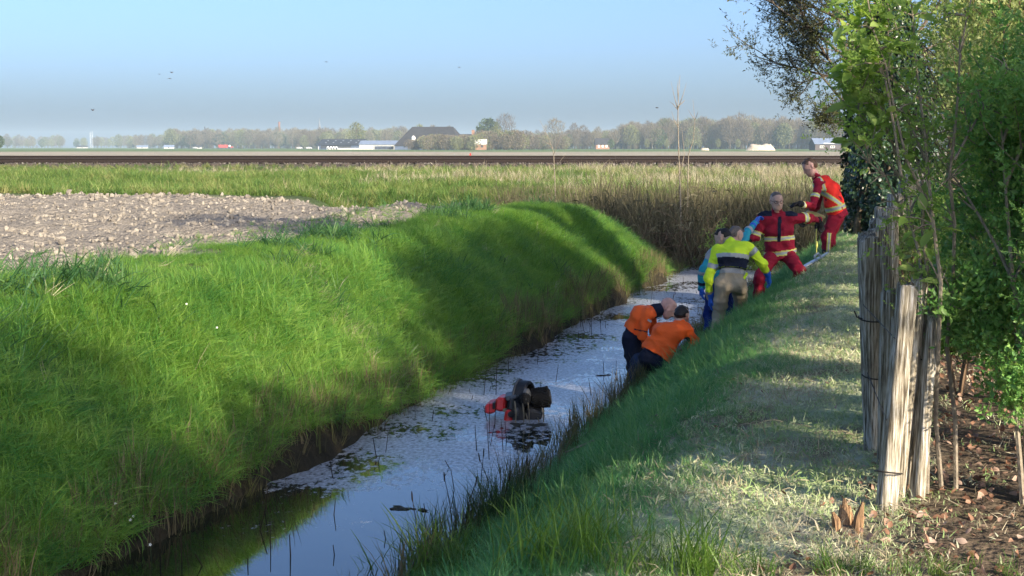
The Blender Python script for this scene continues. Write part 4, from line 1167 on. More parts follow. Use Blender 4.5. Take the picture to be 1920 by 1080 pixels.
# towers
M_BRK2 = mat_plain('old_red_brick', (.20, .095, .065), .9, .15, 0, .15, .3)
for (px, top, d, w, lab) in [(526, 229, 1700, 1.15, 'tall slim brick factory chimney above the village trees'), (475.5, 244, 1650, 1.25, 'shorter thick brick chimney stump above the village trees')]:
    H = 1.65 + (276 - top) / FPX * d - PLAIN
    c = empty('brick_chimney', far(px, d), lab, 'chimney')
    MB().lathe((0, 0, -.5), (0, 0, 1), [(0, w * 1.35), (H * .9, w), (H * .95, w * 1.12), (H + .5, w * 1.08)], 12).build('shaft', M_BRK2, c)
    MB().lathe((0, 0, H), (0, 0, 1), [(0, w * .8), (.35, w * .8)], 12).build('flue', M_DARKW, c)
M_SPIRE = mat_plain('grey_spire', (.12, .13, .15), .7)
for (px, top, d, w, lab) in [(601, 221, 1900, 5.2, 'pointed church spire rising behind the dark barn'), (583, 238, 2000, 4.2, 'shorter church tower with small spire beside the taller spire')]:
    H = 1.65 + (276 - top) / FPX * d - PLAIN; c = empty('church_tower', far(px, d), lab, 'church tower')
    MB().box((0, 0, H * .29), (w, w, H * .58)).build('tower', M_BRK2, c)
    s = MB(); s.lathe((0, 0, H * .58), (0, 0, 1), [(0, w * .62), (H * .06, w * .42), (H * .14, w * .28), (H * .42, .12)], 8); s.build('spire', M_SPIRE, c)
    MB().box((0, -w / 2 - .02, H * .48), (1.2, .1, 3)).build('belfry_opening', M_DARKW, c)
wm = empty('windmill', far(391, 1750), 'white capped windmill with one sail raised above the far trees', 'windmill')
MB().lathe((0, 0, 0), (0, 0, 1), [(0, 4.5), (8, 3.4), (15.6, 2.4)], 12).build('mill_body', M_THATCH, wm)
MB().lathe((0, 0, 15.6), (0, 0, 1), [(0, 2.9), (1.2, 2.9), (2.6, 2.0), (3.2, .6)], 12).build('cap', M_PALE, wm)
for k in range(4):
    a = R(100 + 90 * k); d_ = Vector((math.cos(a), 0, math.sin(a))); n_ = Vector((-math.sin(a), 0, math.cos(a)))
    c0 = Vector((0, -3.1, 17)); m_ = MB()
    m_.tube([c0, c0 + d_ * 8.5], [.22, .12], 5); q0 = c0 + d_ * 2 + n_ * .1
    m_.add([q0, q0 + d_ * 6.4, q0 + d_ * 6.4 + n_ * 1.1, q0 + n_ * 1.1], [(0, 1, 2, 3)]); m_.build('sail', M_DARKW, wm)
ms = None
for (px, lab) in ((173.5, 'left one of two slim pale masts above the far left trees'), (177, 'right one of two slim pale masts above the far left trees')):
    lab = lab.replace('left one of', 'shorter of').replace('right one of', 'taller of')
    ms = empty('lattice_mast', far(px, 2300), lab, 'mast'); H = 24 if 'shorter' in lab else 26
    for sx in (-.35, .35): MB().tube([(sx * 1.6, 0, 0), (sx, 0, H)], [.13, .10], 5).build('mast_leg', M_PALE, ms)
    for k in range(8): MB().box((0, 0, 2 + k * 3), (1.0, .12, .14)).build('brace', M_PALE, ms)
# red trailer and tractor, parked cars
M_REDP = mat_plain('red_paint', (.42, .045, .03), .5, .4)
tr = empty('farm_trailer', far(421, 1380), 'red tipping farm trailer before the far tree line', 'trailer')
MB().box((0, 0, 2.3), (8, 2.4, 2.6), taper=1.06).build('body', M_REDP, tr); MB().box((0, 0, .85), (7, 1.2, .3)).build('chassis', M_DARKW, tr)
for x in (-2.5, -1.0, 2.6): MB().lathe((x, -1.2, .65), (0, 1, 0), [(0, .6), (.35, .65), (.4, .4)], 12).build('wheel', M_DARKW, tr)
tc_ = empty('tractor', far(434.5, 1380), 'dark tractor with pale cab coupled to the red trailer', 'tractor')
MB().box((1.2, 0, 1.4), (2.4, 1.2, 1.2), bev=.15).build('bonnet', M_REDP, tc_); MB().box((-.8, 0, 2.2), (1.7, 1.6, 2.2), taper=.9, bev=.1).build('cab', M_PALE, tc_)
for (x, r) in ((-.9, .95), (1.9, .6)): MB().lathe((x, -1.0, r), (0, 1, 0), [(0, r * .9), (.2, r), (.45, r), (.5, r * .5)], 12).build('wheel', M_DARKW, tc_)
M_CARW = mat_plain('car_white', (.5, .5, .5), .35, .5)
for (px, d, lab) in ((581, 1050, 'white parked car close to the dark barn gable'), (563, 1080, 'white parked car farther from the dark barn gable'), (369, 1390, 'white parked car by the tiny white cottage')):
    c = empty('parked_car', far(px, d), lab, 'car')
    m_ = MB(); m_.box((0, 0, .75), (4.3, 1.75, .75), bev=.15).box((-.2, 0, 1.35), (2.4, 1.55, .6), taper=.75, bev=.08); m_.build('body', M_CARW, c)
    MB().box((-.2, -.72, 1.33), (2.0, .12, .38)).build('side_window', M_GLASS, c)
    for x in (-1.35, 1.35): MB().lathe((x, -.9, .33), (0, 1, 0), [(0, .3), (.18, .33), (.2, .2)], 12).build('wheel', M_DARKW, c)
# heap of sand
def heap(px, d, w, h, seed, lab):
    root = empty('earth_heap', far(px, d), lab, 'heap'); n, m = 26, 14; V = []; F = []
    for j in range(m + 1):
        for i in range(n + 1):
            x = (i / n * 2 - 1); y = (j / m * 2 - 1); e = max(0, 1 - (abs(x) ** 2.2) - y * y)
            z = h * min(1, e * 1.7) ** .8 * (.7 + .6 * float(fbm(x * 3 + seed, y * 2, seed, 3))) - .15
            V.append((x * w / 2, y * w * .3, z))
    for j in range(m):
        for i in range(n):
            a = j * (n + 1) + i; F.append((a, a + 1, a + n + 2, a + n + 1))
    link('mound', mesh_from('mound', V, F, False), M_SAND, root)
heap(1424, 620, 12.5, 2.6, 3, 'pale rough sand heap on the plain before the wood'); heap(1320, 640, 4, 1.1, 8, 'low small sand heap left of the rough sand heap'.replace(' left of', ' near'))
# red marker by the line
rm = empty('red_marker', (pix(882, 284, 56).x, 56.0, gz(pix(882, 284, 56).x, 56.0)), 'thin red marker post standing just beyond the rails', 'marker')
MB().tube([(0, 0, -.1), (0, 0, .98)], .02, 6).build('pole', M_REDP, rm); MB().box((0, -.03, .9), (.06, .02, .1)).build('plate', M_REDP, rm)
# birds
M_BIRD = mat_plain('dark_feather', (.05, .05, .055), .8)
for (px, py, d, ws, dih, lab) in [(322, 136, 150, .42, .5, 'upper bird of the close pair gliding above the far left plain'), (318, 147, 150, .4, -.3, 'lower bird of the close pair gliding above the far left plain'), (299, 139, 190, .32, .1, 'smallest faint bird beside the close pair'),
                                  (174, 207, 140, .36, 1.0, 'lone bird with raised wings above the pale masts'), (612, 116, 170, .4, .2, 'lone bird high above the church spire'), (861, 126, 170, .4, -.2, 'lone bird high above the huge barn roof'),
                                  (1232, 202, 120, .3, .3, 'bird flying just beside the tall bare sapling top')]:
    c = pix(px, py, d); b = empty('flying_bird', c, lab, 'bird')
    MB().lathe((-.12, 0, 0), (1, 0, 0), [(0, .01), (.06, .035), (.14, .04), (.2, .025), (.24, .008)], 8).build('body', M_BIRD, b, sm=True)
    for s in (-1, 1):
        m_ = MB(); tipz = dih * ws * .5; V = [(-.05, 0, .02), (.06, 0, .02), (.03 + s * ws * .28, s * .1, tipz * .6 + .02), (-.06 + s * ws * .28, s * .1, tipz * .6 + .02), (s * ws * .5 - .03, s * .2, tipz * .7)]
        V += [(x, y, z - .012) for x, y, z in V]
        m_.add(V, [(0, 1, 2, 3), (3, 2, 4), (5, 8, 7, 6), (8, 9, 7), (0, 3, 8, 5), (1, 6, 7, 2), (3, 4, 9, 8), (2, 7, 9, 4)]); m_.build('wing', M_BIRD, b)

# ---- unseen trees added to the right and behind, to cast shade across the lawn and the banks
def shade_tree(x, y, zc, rad, seed, label, n=900, trunk=.14, name='unseen_shade_tree', sq=.85):
    q = random.Random(seed); g = gz(x, y); root = empty(name, (x, y, g), label, 'tree' if name == 'unseen_shade_tree' else 'hedge')
    mb = MB(); tips = []
    mb.tube([(0, 0, -.2), (.03, .02, zc * .5), (0, 0, zc)], [trunk, trunk * .8, trunk * .4], 8)
    for k in range(9):
        a = q.uniform(0, 6.28); z0 = zc * q.uniform(.55, .9); o = Vector((math.cos(a), math.sin(a), q.uniform(.2, .8)))
        mb.tube([(0, 0, z0), o * rad * .4 + Vector((0, 0, z0)), o * rad * .8 + Vector((0, 0, z0))], [trunk * .3, trunk * .2, trunk * .08], 5)
    mb.build('trunk', M_BARK, root)
    P = []; E = []; S = []
    while len(P) < n:
        v = Vector((q.uniform(-1, 1), q.uniform(-1, 1), q.uniform(-1, 1)))
        if v.length > 1 or v.length < .3: continue
        if float(fbm(np.array([v.x * 2.5 + seed]), np.array([v.z * 2.5 + v.y * 2]), seed, 2)[0]) < .36: continue
        P.append(Vector((v.x * rad, v.y * rad, zc + v.z * rad * sq))); E.append((q.uniform(0, 6.28), q.uniform(0, 6.28), q.uniform(0, 6.28))); S.append(q.uniform(1.6, 3.2))
    o = scatter('crown', P, E, np.array(S), [q.randrange(6) for _ in P], P_HEDGE, root); o['kind'] = 'stuff'
shade_tree(5.7, -1.8, 5.4, 1.7, 1, 'small round garden tree standing behind the photographer', 2600)  # added to darken the lower left bank with its shadow
shade_tree(5.6, 11.0, 6.9, 1.4, 2, 'slender tall garden tree just behind the hedge middle', 1300)
shade_tree(6.5, 9.9, 4.1, 1.6, 8, 'dense garden tree beyond the slender tall one', 2600)
shade_tree(7.3, 12.4, 4.1, 1.7, 9, 'dense garden tree in the middle of the garden row', 2600)
shade_tree(7.7, 15.0, 3.9, 1.6, 3, 'dense garden tree at the far end of the garden row', 2400)
shade_tree(9.8, 24.9, 3.3, 1.8, 4, 'broad low garden tree beyond the ivy clad tree', 2200)
shade_tree(12.2, 25.6, 3.5, 1.8, 5, 'broad garden tree farther right of the ivy clad tree', 2200)
shade_tree(7.7, 26.2, 2.9, 1.5, 10, 'bushy low tree right behind the ivy clad tree', 1800)
shade_tree(3.5, 2.5, 2.9, 1.05, 6, 'young garden tree nearest the camera, outside the view', 850, .05)  # near row, added to shade the lower part of the left bank
shade_tree(4.1, 4.5, 2.9, 1.05, 7, 'young garden tree in the middle of the near garden row, outside the view', 850, .05)
shade_tree(4.6, 6.3, 2.9, 1.0, 11, 'young garden tree at the far end of the near garden row, outside the view', 600, .05)
# ------------------------------------------------------------ haze
def haze():
    m = bpy.data.materials.new('haze'); m.use_nodes = True; t = m.node_tree; t.nodes.clear()
    v = t.nodes.new('ShaderNodeVolumePrincipled'); o = t.nodes.new('ShaderNodeOutputMaterial')
    v.inputs['Color'].default_value = (.66, .86, 1.0, 1); v.inputs['Density'].default_value = .00021; v.inputs['Anisotropy'].default_value = .0
    t.links.new(v.outputs[0], o.inputs['Volume'])
    b = MB(); b.box((0, 1990, 20.0), (4900, 4100, 46))
    tag(b.build('haze', m), 'pale even haze in the air over the whole plain', 'haze', kind='stuff')
haze()
# ------------------------------------------------------------ people: one continuous body each, clothing as children
def surfnet(V, lo, h):
    """surface nets over a sampled distance field"""
    nx_, ny_, nz_ = V.shape; ins = V < 0
    cnt = np.zeros((nx_ - 1, ny_ - 1, nz_ - 1), np.int8)
    for a in (0, 1):
        for b in (0, 1):
            for c in (0, 1): cnt += ins[a:nx_ - 1 + a, b:ny_ - 1 + b, c:nz_ - 1 + c]
    act = (cnt > 0) & (cnt < 8); I_ = np.argwhere(act); M = len(I_)
    idm = -np.ones(act.shape, np.int64); idm[act] = np.arange(M)
    acc = np.zeros((M, 3)); num = np.zeros(M)
    cor = [(a, b, c) for a in (0, 1) for b in (0, 1) for c in (0, 1)]
    for p in cor:
        for ax in range(3):
            if p[ax]: continue
            q = list(p); q[ax] = 1
            v0 = V[I_[:, 0] + p[0], I_[:, 1] + p[1], I_[:, 2] + p[2]]; v1 = V[I_[:, 0] + q[0], I_[:, 1] + q[1], I_[:, 2] + q[2]]
            m = (v0 < 0) != (v1 < 0); t = np.where(m, v0 / np.where(m, v0 - v1, 1), 0)
            pos = np.array(p, float)[None] + np.eye(3)[ax][None] * t[:, None]
            acc[m] += pos[m]; num[m] += 1
    P = lo + (I_ + acc / num[:, None]) * h
    Fs = []
    for ax in range(3):
        b, c = (ax + 1) % 3, (ax + 2) % 3
        s0 = [slice(None)] * 3; s1 = [slice(None)] * 3
        s0[ax] = slice(0, -1); s1[ax] = slice(1, None)
        diff = ins[tuple(s0)] != ins[tuple(s1)]
        E = np.argwhere(diff); sh = np.array(act.shape)
        ok = (E[:, b] > 0) & (E[:, c] > 0) & (E[:, b] < sh[b]) & (E[:, c] < sh[c]) & (E[:, ax] < sh[ax]); E = E[ok]
        if not len(E): continue
        eb, ec = np.eye(3, dtype=int)[b], np.eye(3, dtype=int)[c]
        g = lambda Q: idm[Q[:, 0], Q[:, 1], Q[:, 2]]
        f = np.stack([g(E - eb - ec), g(E - ec), g(E), g(E - eb)], 1)
        flip = ~ins[E[:, 0], E[:, 1], E[:, 2]]
        f[flip] = f[flip][:, ::-1]; Fs.append(f)
    return P, np.concatenate(Fs)

def seg(a, b, r1, r2=None, wide=None, wf=1.0, sub=False, k=None):
    return dict(a=np.array(a, float), b=np.array(b, float), r1=r1, r2=r1 if r2 is None else r2, wide=None if wide is None else np.array(wide, float), wf=wf, sub=sub, k=k)

def sdf_mesh(segs, h=.008, k=.025, infl=0.0, cut=None, post=()):
    npre = len(segs); segs = list(segs) + list(post)
    lo = np.min([np.minimum(s['a'], s['b']) - max(s['r1'], s['r2']) * max(1, s['wf']) - infl for s in segs if not s['sub']], 0) - 4 * h - .02
    hi = np.max([np.maximum(s['a'], s['b']) + max(s['r1'], s['r2']) * max(1, s['wf']) + infl for s in segs if not s['sub']], 0) + 4 * h + .02
    n = np.ceil((hi - lo) / h).astype(int) + 1
    V = np.full(n, .5, np.float32)
    ax = [lo[i] + np.arange(n[i]) * h for i in range(3)]
    def docut(V):
        X = np.stack(np.meshgrid(*ax, indexing='ij'), -1)
        for (p, nn) in cut: V = np.maximum(V, ((X - np.array(p)) @ (np.array(nn) / np.linalg.norm(nn))).astype(np.float32))
        return V
    for si, s in enumerate(segs):
        if cut is not None and si == npre: V = docut(V)
        R_ = max(s['r1'], s['r2']) * max(1, s['wf']) + infl + .09
        i0 = np.maximum(0, np.floor((np.minimum(s['a'], s['b']) - R_ - lo) / h).astype(int)); i1 = np.minimum(n, np.ceil((np.maximum(s['a'], s['b']) + R_ - lo) / h).astype(int) + 1)
        if np.any(i1 <= i0): continue
        sl = tuple(slice(i0[i], i1[i]) for i in range(3))
        X = np.stack(np.meshgrid(*[ax[i][sl[i]] for i in range(3)], indexing='ij'), -1)
        ab = s['b'] - s['a']; L2 = max(1e-9, ab @ ab)
        t = np.clip(((X - s['a']) @ ab) / L2, 0, 1)
        q = X - s['a'] - t[..., None] * ab
        if s['wide'] is not None:
            w = s['wide'] / np.linalg.norm(s['wide']); c = q @ w
            q = q - c[..., None] * w * (1 - 1 / s['wf'])
        d = np.linalg.norm(q, axis=-1) - (s['r1'] + (s['r2'] - s['r1']) * t) - (0 if s['sub'] else infl)
        o = V[sl]; kk = s['k'] or k
        if s['sub']:
            hh = np.clip(.5 - .5 * (o + d) / kk, 0, 1); V[sl] = o * (1 - hh) + (-d) * hh + kk * hh * (1 - hh)
        else:
            hh = np.clip(.5 + .5 * (o - d) / kk, 0, 1); V[sl] = o * (1 - hh) + d * hh - kk * hh * (1 - hh)
    if cut is not None and npre == len(segs): V = docut(V)
    return surfnet(V, lo, h)

def vert_normals(P, F):
    a, b, c = P[F[:, 0]], P[F[:, 1]], P[F[:, 2]]
    fn = np.cross(b - a, c - a) + np.cross(P[F[:, 2]] - a, P[F[:, 3]] - a); N = np.zeros_like(P)
    for i in range(4): np.add.at(N, F[:, i], fn)
    return N / np.maximum(1e-9, np.linalg.norm(N, axis=1))[:, None]

def wrinkle(P, F, amp, seed, freq=26):
    r = np.random.default_rng(seed); N = vert_normals(P, F); s = 0
    for i in range(7):
        k = r.normal(0, 1, 3); k[2] *= 1.6; k = k / np.linalg.norm(k) * freq * r.uniform(.5, 1.9)
        s = s + (1 - 2.2 * np.abs(np.sin(.5 * (P @ k) + r.uniform(0, 6.28) + 1.1 * np.sin(P @ r.normal(0, 9, 3)))))
    return P + N * (amp * np.clip(s / 2.4, -1.5, 1.5))[:, None]

def hand_segs(wr, d, palm, curl, s=1.0, thumb_side=1):
    """palm, four unequal bent fingers and a thumb leaving the side of the palm"""
    d = Vector(d).normalized(); pn = Vector(palm); pn = (pn - d * pn.dot(d)).normalized(); side = d.cross(pn) * thumb_side
    S = []; wr = Vector(wr)
    kn = wr + d * .088 * s
    S.append(seg(wr, kn, .024 * s, .026 * s, side, 1.55))
    for i, L in enumerate((.070, .080, .074, .058)):
        o = side * (.034 - .0225 * i) * s; p = kn + o; dd = d.copy()
        for j, f in enumerate((.45, .32, .23)):
            dd = (dd * math.cos(curl * (.5 + .5 * j)) + pn * math.sin(curl * (.5 + .5 * j))).normalized(); e = p + dd * L * f * s
            S.append(seg(p, e, (.0098 - .0008 * j) * s, (.009 - .0008 * j) * s, k=.006)); p = e
    t0 = wr + d * .025 * s + side * .03 * s; t1 = t0 + (d * .6 + side * .75 + pn * .25).normalized() * .045 * s; t2 = t1 + (d * .85 + side * .2 + pn * .45).normalized() * .035 * s
    S += [seg(t0, t1, .0135 * s, .0115 * s, k=.012), seg(t1, t2, .0112 * s, .0095 * s, k=.006)]
    return S

def head_segs(c, f, u):
    f = Vector(f).normalized(); u = Vector(u); u = (u - f * u.dot(f)).normalized(); r = f.cross(u); c = Vector(c)
    L = lambda x, y, z: c + r * x + f * y + u * z
    S = [seg(L(0, -.018, .03), L(0, .012, .035), .086, .082, r, .92), seg(L(0, .035, .0), L(0, .05, -.05), .066, .056, r, .95), seg(L(0, .045, -.06), L(0, .06, -.085), .05, .036, r, 1.05),
         seg(L(-.045, .03, -.02), L(-.03, .05, -.07), .035, .03), seg(L(.045, .03, -.02), L(.03, .05, -.07), .035, .03),
         seg(L(-.035, .082, .028), L(.035, .082, .028), .012, .012, k=.012), seg(L(0, .094, .012), L(0, .112, -.022), .009, .013, k=.012), seg(L(-.012, .10, -.026), L(.012, .10, -.026), .008, .008, k=.01),
         seg(L(-.02, .092, -.056), L(.02, .092, -.056), .009, .009, k=.01)]
    for s in (-1, 1):
        S.append(seg(L(s * .083, -.008, .014), L(s * .083, -.002, -.024), .017, .013, r, .55, k=.01))
        S.append(seg(L(s * .032, .106, .010), L(s * .034, .106, .010), .013, .013, sub=True, k=.012))
    return S, L

M_SKIN = mat_plain('skin', (.56, .35, .27), .55, .35, 0, .1, 18)
M_SKINP = mat_plain('flushed_skin', (.60, .34, .27), .5, .35, 0, .12, 18)
M_MAROON = mat_plain('maroon_turnout', (.30, .012, .032), .8, .2, 0, .16, 14, .35, 70)
M_VEST = mat_plain('fluorescent_red', (.9, .035, .02), .7, .2, 0, .06, 12, .2, 70)
M_YELLOW = mat_plain('fluorescent_yellow', (.72, .95, .04), .7, .2, 0, .06, 10, .2, 70)
M_ORANGE = mat_plain('fluorescent_orange', (1.0, .135, .022), .7, .2, 0, .06, 10, .2, 70)
M_TEAL = mat_plain('teal_cloth', (.03, .33, .42), .7, .2, 0, .1, 12, .2, 70)
M_TAN = mat_plain('tan_canvas', (.40, .33, .235), .85, .15, 0, .12, 10, .3, 70)
M_NAVY = mat_plain('navy_cloth', (.012, .016, .034), .85, .15, 0, .2, 12, .3, 70)
M_JEANS = mat_plain('dark_blue_cloth', (.022, .036, .075), .85, .15, 0, .2, 14, .3, 70)
M_BLACK = mat_plain('black_cloth', (.012, .012, .014), .8, .2, 0, .2, 14, .2, 70)
M_RUBBER = mat_plain('black_rubber', (.016, .016, .016), .5, .35, 0, .2, 14)
M_BLUEG = mat_plain('blue_nitrile', (.02, .12, .55), .35, .45, 0, .1, 14)
M_SILVER = mat_plain('silver_reflective', (.42, .43, .43), .45, .4, 0, .06, 30)
M_LIME = mat_plain('yellow_reflective', (.68, .66, .16), .6, .3, 0, .06, 30)
M_GREYW = mat_plain('grey_cloth', (.36, .36, .37), .8, .2, 0, .08, 14)
M_HAIRD = mat_plain('dark_hair', (.018, .014, .012), .55, .35, 0, .4, 120)
M_HAIRB = mat_plain('brown_hair', (.10, .055, .03), .55, .35, 0, .4, 120)
M_HAIRG = mat_plain('grey_brown_hair', (.15, .12, .10), .6, .3, 0, .4, 120)
M_EYEW = mat_plain('eye_white', (.65, .62, .6), .3, .5)
M_LIPS = mat_plain('lips', (.30, .12, .10), .5, .3)

def person(spec, label):
    J = {k: (pix(*v) if isinstance(v, tuple) else Vector(v)) for k, v in spec['j'].items()}
    base = Vector(spec['base']) if 'base' in spec else (J['ankA'] + J['ankB']) / 2 - Vector((0, 0, .08))
    root = empty('person', base, label, 'person')
    O = np.array(base); sc = spec.get('s', 1.0); seed = spec['seed']
    sh = J['shB'] - J['shA']; hp = J['hipB'] - J['hipA']
    H, L = head_segs(J['head'], spec['face'], spec.get('up', (0, 0, 1)))
    def make(name, segs, mat, h=.009, k=.025, infl=0, wr=0, cut=None, parent=root, mats=None, post=()):
        P, F = sdf_mesh(segs, h, k, infl, cut, post)
        if wr: P = wrinkle(P, F, wr, seed + len(name))
        o = link(name, mesh_from(name, P - O, F), mat, parent); return o, P, F
    mid = (J['shA'] + J['shB']) / 2; pel = (J['hipA'] + J['hipB']) / 2
    neckb = J.get('neck', mid)
    chest = mid.lerp(pel, .3) ; belly = mid.lerp(pel, .68)
    bk = Vector(spec.get('back', (0, 0, 0)))        # a rounded back pushes the chest outwards
    chest = chest + bk; belly = belly + bk * .55
    def torso(r): return [seg(mid.lerp(J['shA'], .75), mid.lerp(J['shB'], .75), .072 + r, .072 + r), seg(mid.lerp(chest, .3), chest, .085 + r, .098 + r, sh, 1.62), seg(chest, belly, .098 + r, .094 + r, sh, 1.6),
                          seg(belly, pel, .094 + r, .105 + r, hp, 1.45)]
    def arm(s, r, r2=None): return [seg(J['sh' + s], J['el' + s], .054 + r, .045 + r), seg(J['el' + s], J['wr' + s], .044 + r, (.032 + r) if r2 is None else r2)]
    def leg(s, r): return [seg(J['hip' + s] + (pel - J['hip' + s]) * .15, J['kn' + s], .085 + r, .06 + r), seg(J['kn' + s], J['ank' + s], .058 + r, .042 + r)]
    hands = []
    for s in 'AB':
        hd = spec.get('hand' + s)
        if hd: hands.append((s, hand_segs(J['wr' + s], hd[0], hd[1], hd[2], 1.0, hd[3] if len(hd) > 3 else 1)))
    foot = {}
    for s in 'AB':
        td = Vector(spec['toe' + s]).normalized(); a = J['ank' + s]
        foot[s] = [seg(a - td * .03 - Vector((0, 0, .045)), a + td * .15 - Vector((0, 0, .055)), .04, .034, td.cross(Vector((0, 0, 1))), 1.25), seg(a, a - td * .02 - Vector((0, 0, .03)), .045, .045)]
    # the body
    B = list(H) + [seg(J['head'] + (neckb - J['head']) * .35, neckb, .052, .06)] + torso(-.02) + arm('A', -.014) + arm('B', -.014) + leg('A', -.012) + leg('B', -.012)
    for s, hs in hands: B += hs
    for s in 'AB': B += [dict(x, r1=x['r1'] * .8, r2=x['r2'] * .8) for x in foot[s]]
    body, _, _ = make('body', B, spec.get('skin', M_SKIN), .0085, .02)
    if spec.get('detail'):
        for s in (-1, 1):
            P, F = sdf_mesh([seg(L(s * .032, .079, .010), L(s * .033, .079, .010), .0125)], .0035, .005); link('eye', mesh_from('eye', P - O, F), M_EYEW, root)
            P, F = sdf_mesh([seg(L(s * .032, .089, .009), L(s * .0325, .089, .009), .0055)], .002, .003); link('pupil', mesh_from('pupil', P - O, F), M_HAIRD, root)
            P, F = sdf_mesh([seg(L(s * .016, .094, .030), L(s * .046, .086, .029), .0045, .0035)], .002, .003); link('eyebrow', mesh_from('eyebrow', P - O, F), M_HAIRG, root)
        P, F = sdf_mesh([seg(L(-.022, .096, -.054), L(.022, .096, -.054), .0055, .0055)], .002, .003); link('mouth', mesh_from('mouth', P - O, F), M_LIPS, root)
    if spec.get('hair'):
        hm, style = spec['hair']
        hs = [seg(L(0, -.022, .036), L(0, .010, .045), .086, .081, (L(1, 0, 0) - L(0, 0, 0)), .93)]
        if style == 'full': hs += [seg(L(0, -.05, .0), L(0, -.045, -.045), .07, .05), seg(L(-.06, .045, .075), L(.05, .06, .08), .028, .025)]
        else: hs += [seg(L(0, -.05, .0), L(0, -.045, -.03), .066, .045)]
        fu = L(0, 1, 0) - L(0, 0, 0); uu = L(0, 0, 1) - L(0, 0, 0)
        P, F = sdf_mesh(hs, .007, .02, .002, [(L(0, .026, .040), fu * .80 - uu * .60), (L(0, .05, -.06), -uu)])
        P = wrinkle(P, F, .004, seed, 70); link('hair', mesh_from('hair', P - O, F), hm, root)
    # clothes
    out = dict(J=J, root=root, O=O, L=L, mid=mid, pel=pel, sh=sh, hp=hp, make=make, torso=torso, arm=arm, leg=leg, foot=foot, neck=neckb)
    tro, P, F = make('trousers', [seg(belly, pel, .10, .118, hp, 1.5)] + leg('A', .026) + leg('B', .026), spec['trousers'], .009, .03, 0, .009)
    out['trousers'] = (P, F, tro)
    r = spec.get('bulk', .022)
    hem = mid + (pel - mid) * spec.get('hem', 1.1)
    js = torso(r) + [seg(belly, pel + (pel - mid) * .25, .103 + r, .118 + r, hp, 1.42)]
    ja = arm('A', r * .75, .048) + arm('B', r * .75, .048)
    if spec.get('collar', True): js.append(seg(neckb + (J['head'] - neckb) * .02, neckb.lerp(J['head'], .32), .078, .07))
    jk, P, F = make(spec.get('jname', 'jacket'), js, spec['jacket'], .009, .03, 0, .011, cut=[(hem, pel - mid)], post=ja)
    out['jacket'] = (P, F, jk)
    for s, hs in hands:
        gm = spec.get('glove' + s)
        if gm:
            wr_ = J['wr' + s]; hs2 = hs + [seg(wr_ + (J['el' + s] - wr_).normalized() * .05, wr_, .042, .036)]
            P, F = sdf_mesh(hs2, .0055, .012, .0035); link('glove', mesh_from('glove', P - O, F), gm, root)
    for s in 'AB':
        bt = foot[s] + [seg(J['ank' + s], J['ank' + s].lerp(J['kn' + s], spec.get('boot', .3)), .054, .06)]
        P, F = sdf_mesh(bt, .008, .02, .006); link('boot', mesh_from('boot', P - O, F), spec.get('bootmat', M_RUBBER), root)
    return out

def band(out, src, pred, mats, name='reflective_band', off=.004, parent=None):
    """strip of a garment, lifted off it; pred gives a number per face centre: slot 0, 1, .. or -1"""
    P, F, o = out[src]; Cc = P[F].mean(1); slot = pred(Cc); k = slot >= 0
    if not k.any(): return
    N = vert_normals(P, F); F2 = F[k]; used, inv = np.unique(F2, return_inverse=True); inv = inv.reshape(F2.shape)
    n = len(used); V = P[used] + N[used] * off
    me = mesh_from(name, V - out['O'], inv)
    for m in mats: me.materials.append(m)
    me.polygons.foreach_set('material_index', slot[k].astype(np.int32)); me.update()
    return link(name, me, None, parent or out['root'])

def ring(a, b, t0, w, rad=.16, stripes=True):
    """predicate: slab of half width w around the point t0 along bone a-b"""
    a, b = np.array(a), np.array(b); d = b - a; Ln = np.linalg.norm(d); d = d / Ln
    def f(C_):
        h = (C_ - a) @ d - t0 * Ln; q = C_ - a - ((C_ - a) @ d)[:, None] * d; rr_ = np.linalg.norm(q, axis=1)
        s = np.where((np.abs(h) < w) & (rr_ < rad), 0, -1)
        if stripes: s = np.where((s == 0) & (np.abs(h) < w * .45), 1, s)
        return s
    return f
def slab(p, n, w, side=None, stripes=True, extra=None):
    p = np.array(p); n = np.array(n, float); n = n / np.linalg.norm(n)
    def f(C_):
        h = (C_ - p) @ n; s = np.where(np.abs(h) < w, 0, -1)
        if side is not None: s = np.where(((C_ - p) @ np.array(side)) > 0, s, -1)
        if extra is not None: s = np.where(extra(C_), s, -1)
        if stripes: s = np.where((s == 0) & (np.abs(h) < w * .45), 1, s)
        return s
    return f
YS = [M_LIME, M_SILVER]

# --- rescuer standing in the red vest, bending to the left over the slope
d = 21.0
F1 = person(dict(seed=1, j=dict(head=(1519, 313, d - .05), neck=(1531, 332, d), shA=(1535, 346, d - .20), shB=(1548, 340, d + .2), elA=(1524, 386, d - .34), wrA=(1499, 382, d - .62), elB=(1528, 390, d + .22), wrB=(1512, 408, d + .05),
                            hipA=(1569, 402, d - .1), hipB=(1572, 400, d + .1), knA=(1551, 440, d - .14), knB=(1556, 442, d + .14), ankA=(1549, 484, d - .1), ankB=(1563, 482, d + .2)),
                 face=(-.80, -.12, -.58), up=(-.55, 0, .8), toeA=(-1, -.25, 0), toeB=(-1, 0, 0), handA=((-.8, -.5, -.1), (0, -.3, -1), .35), handB=((-.5, 0, -.8), (0, -1, 0), .6),
                 gloveA=M_BLACK, gloveB=M_BLACK, hair=(M_HAIRB, 'full'), skin=M_SKINP, trousers=M_MAROON, jacket=M_MAROON, back=(.05, 0, .03), bulk=.024, hem=1.12, boot=.32, detail=True),
            'person in red safety vest and maroon suit standing by the ivy tree, reaching down')
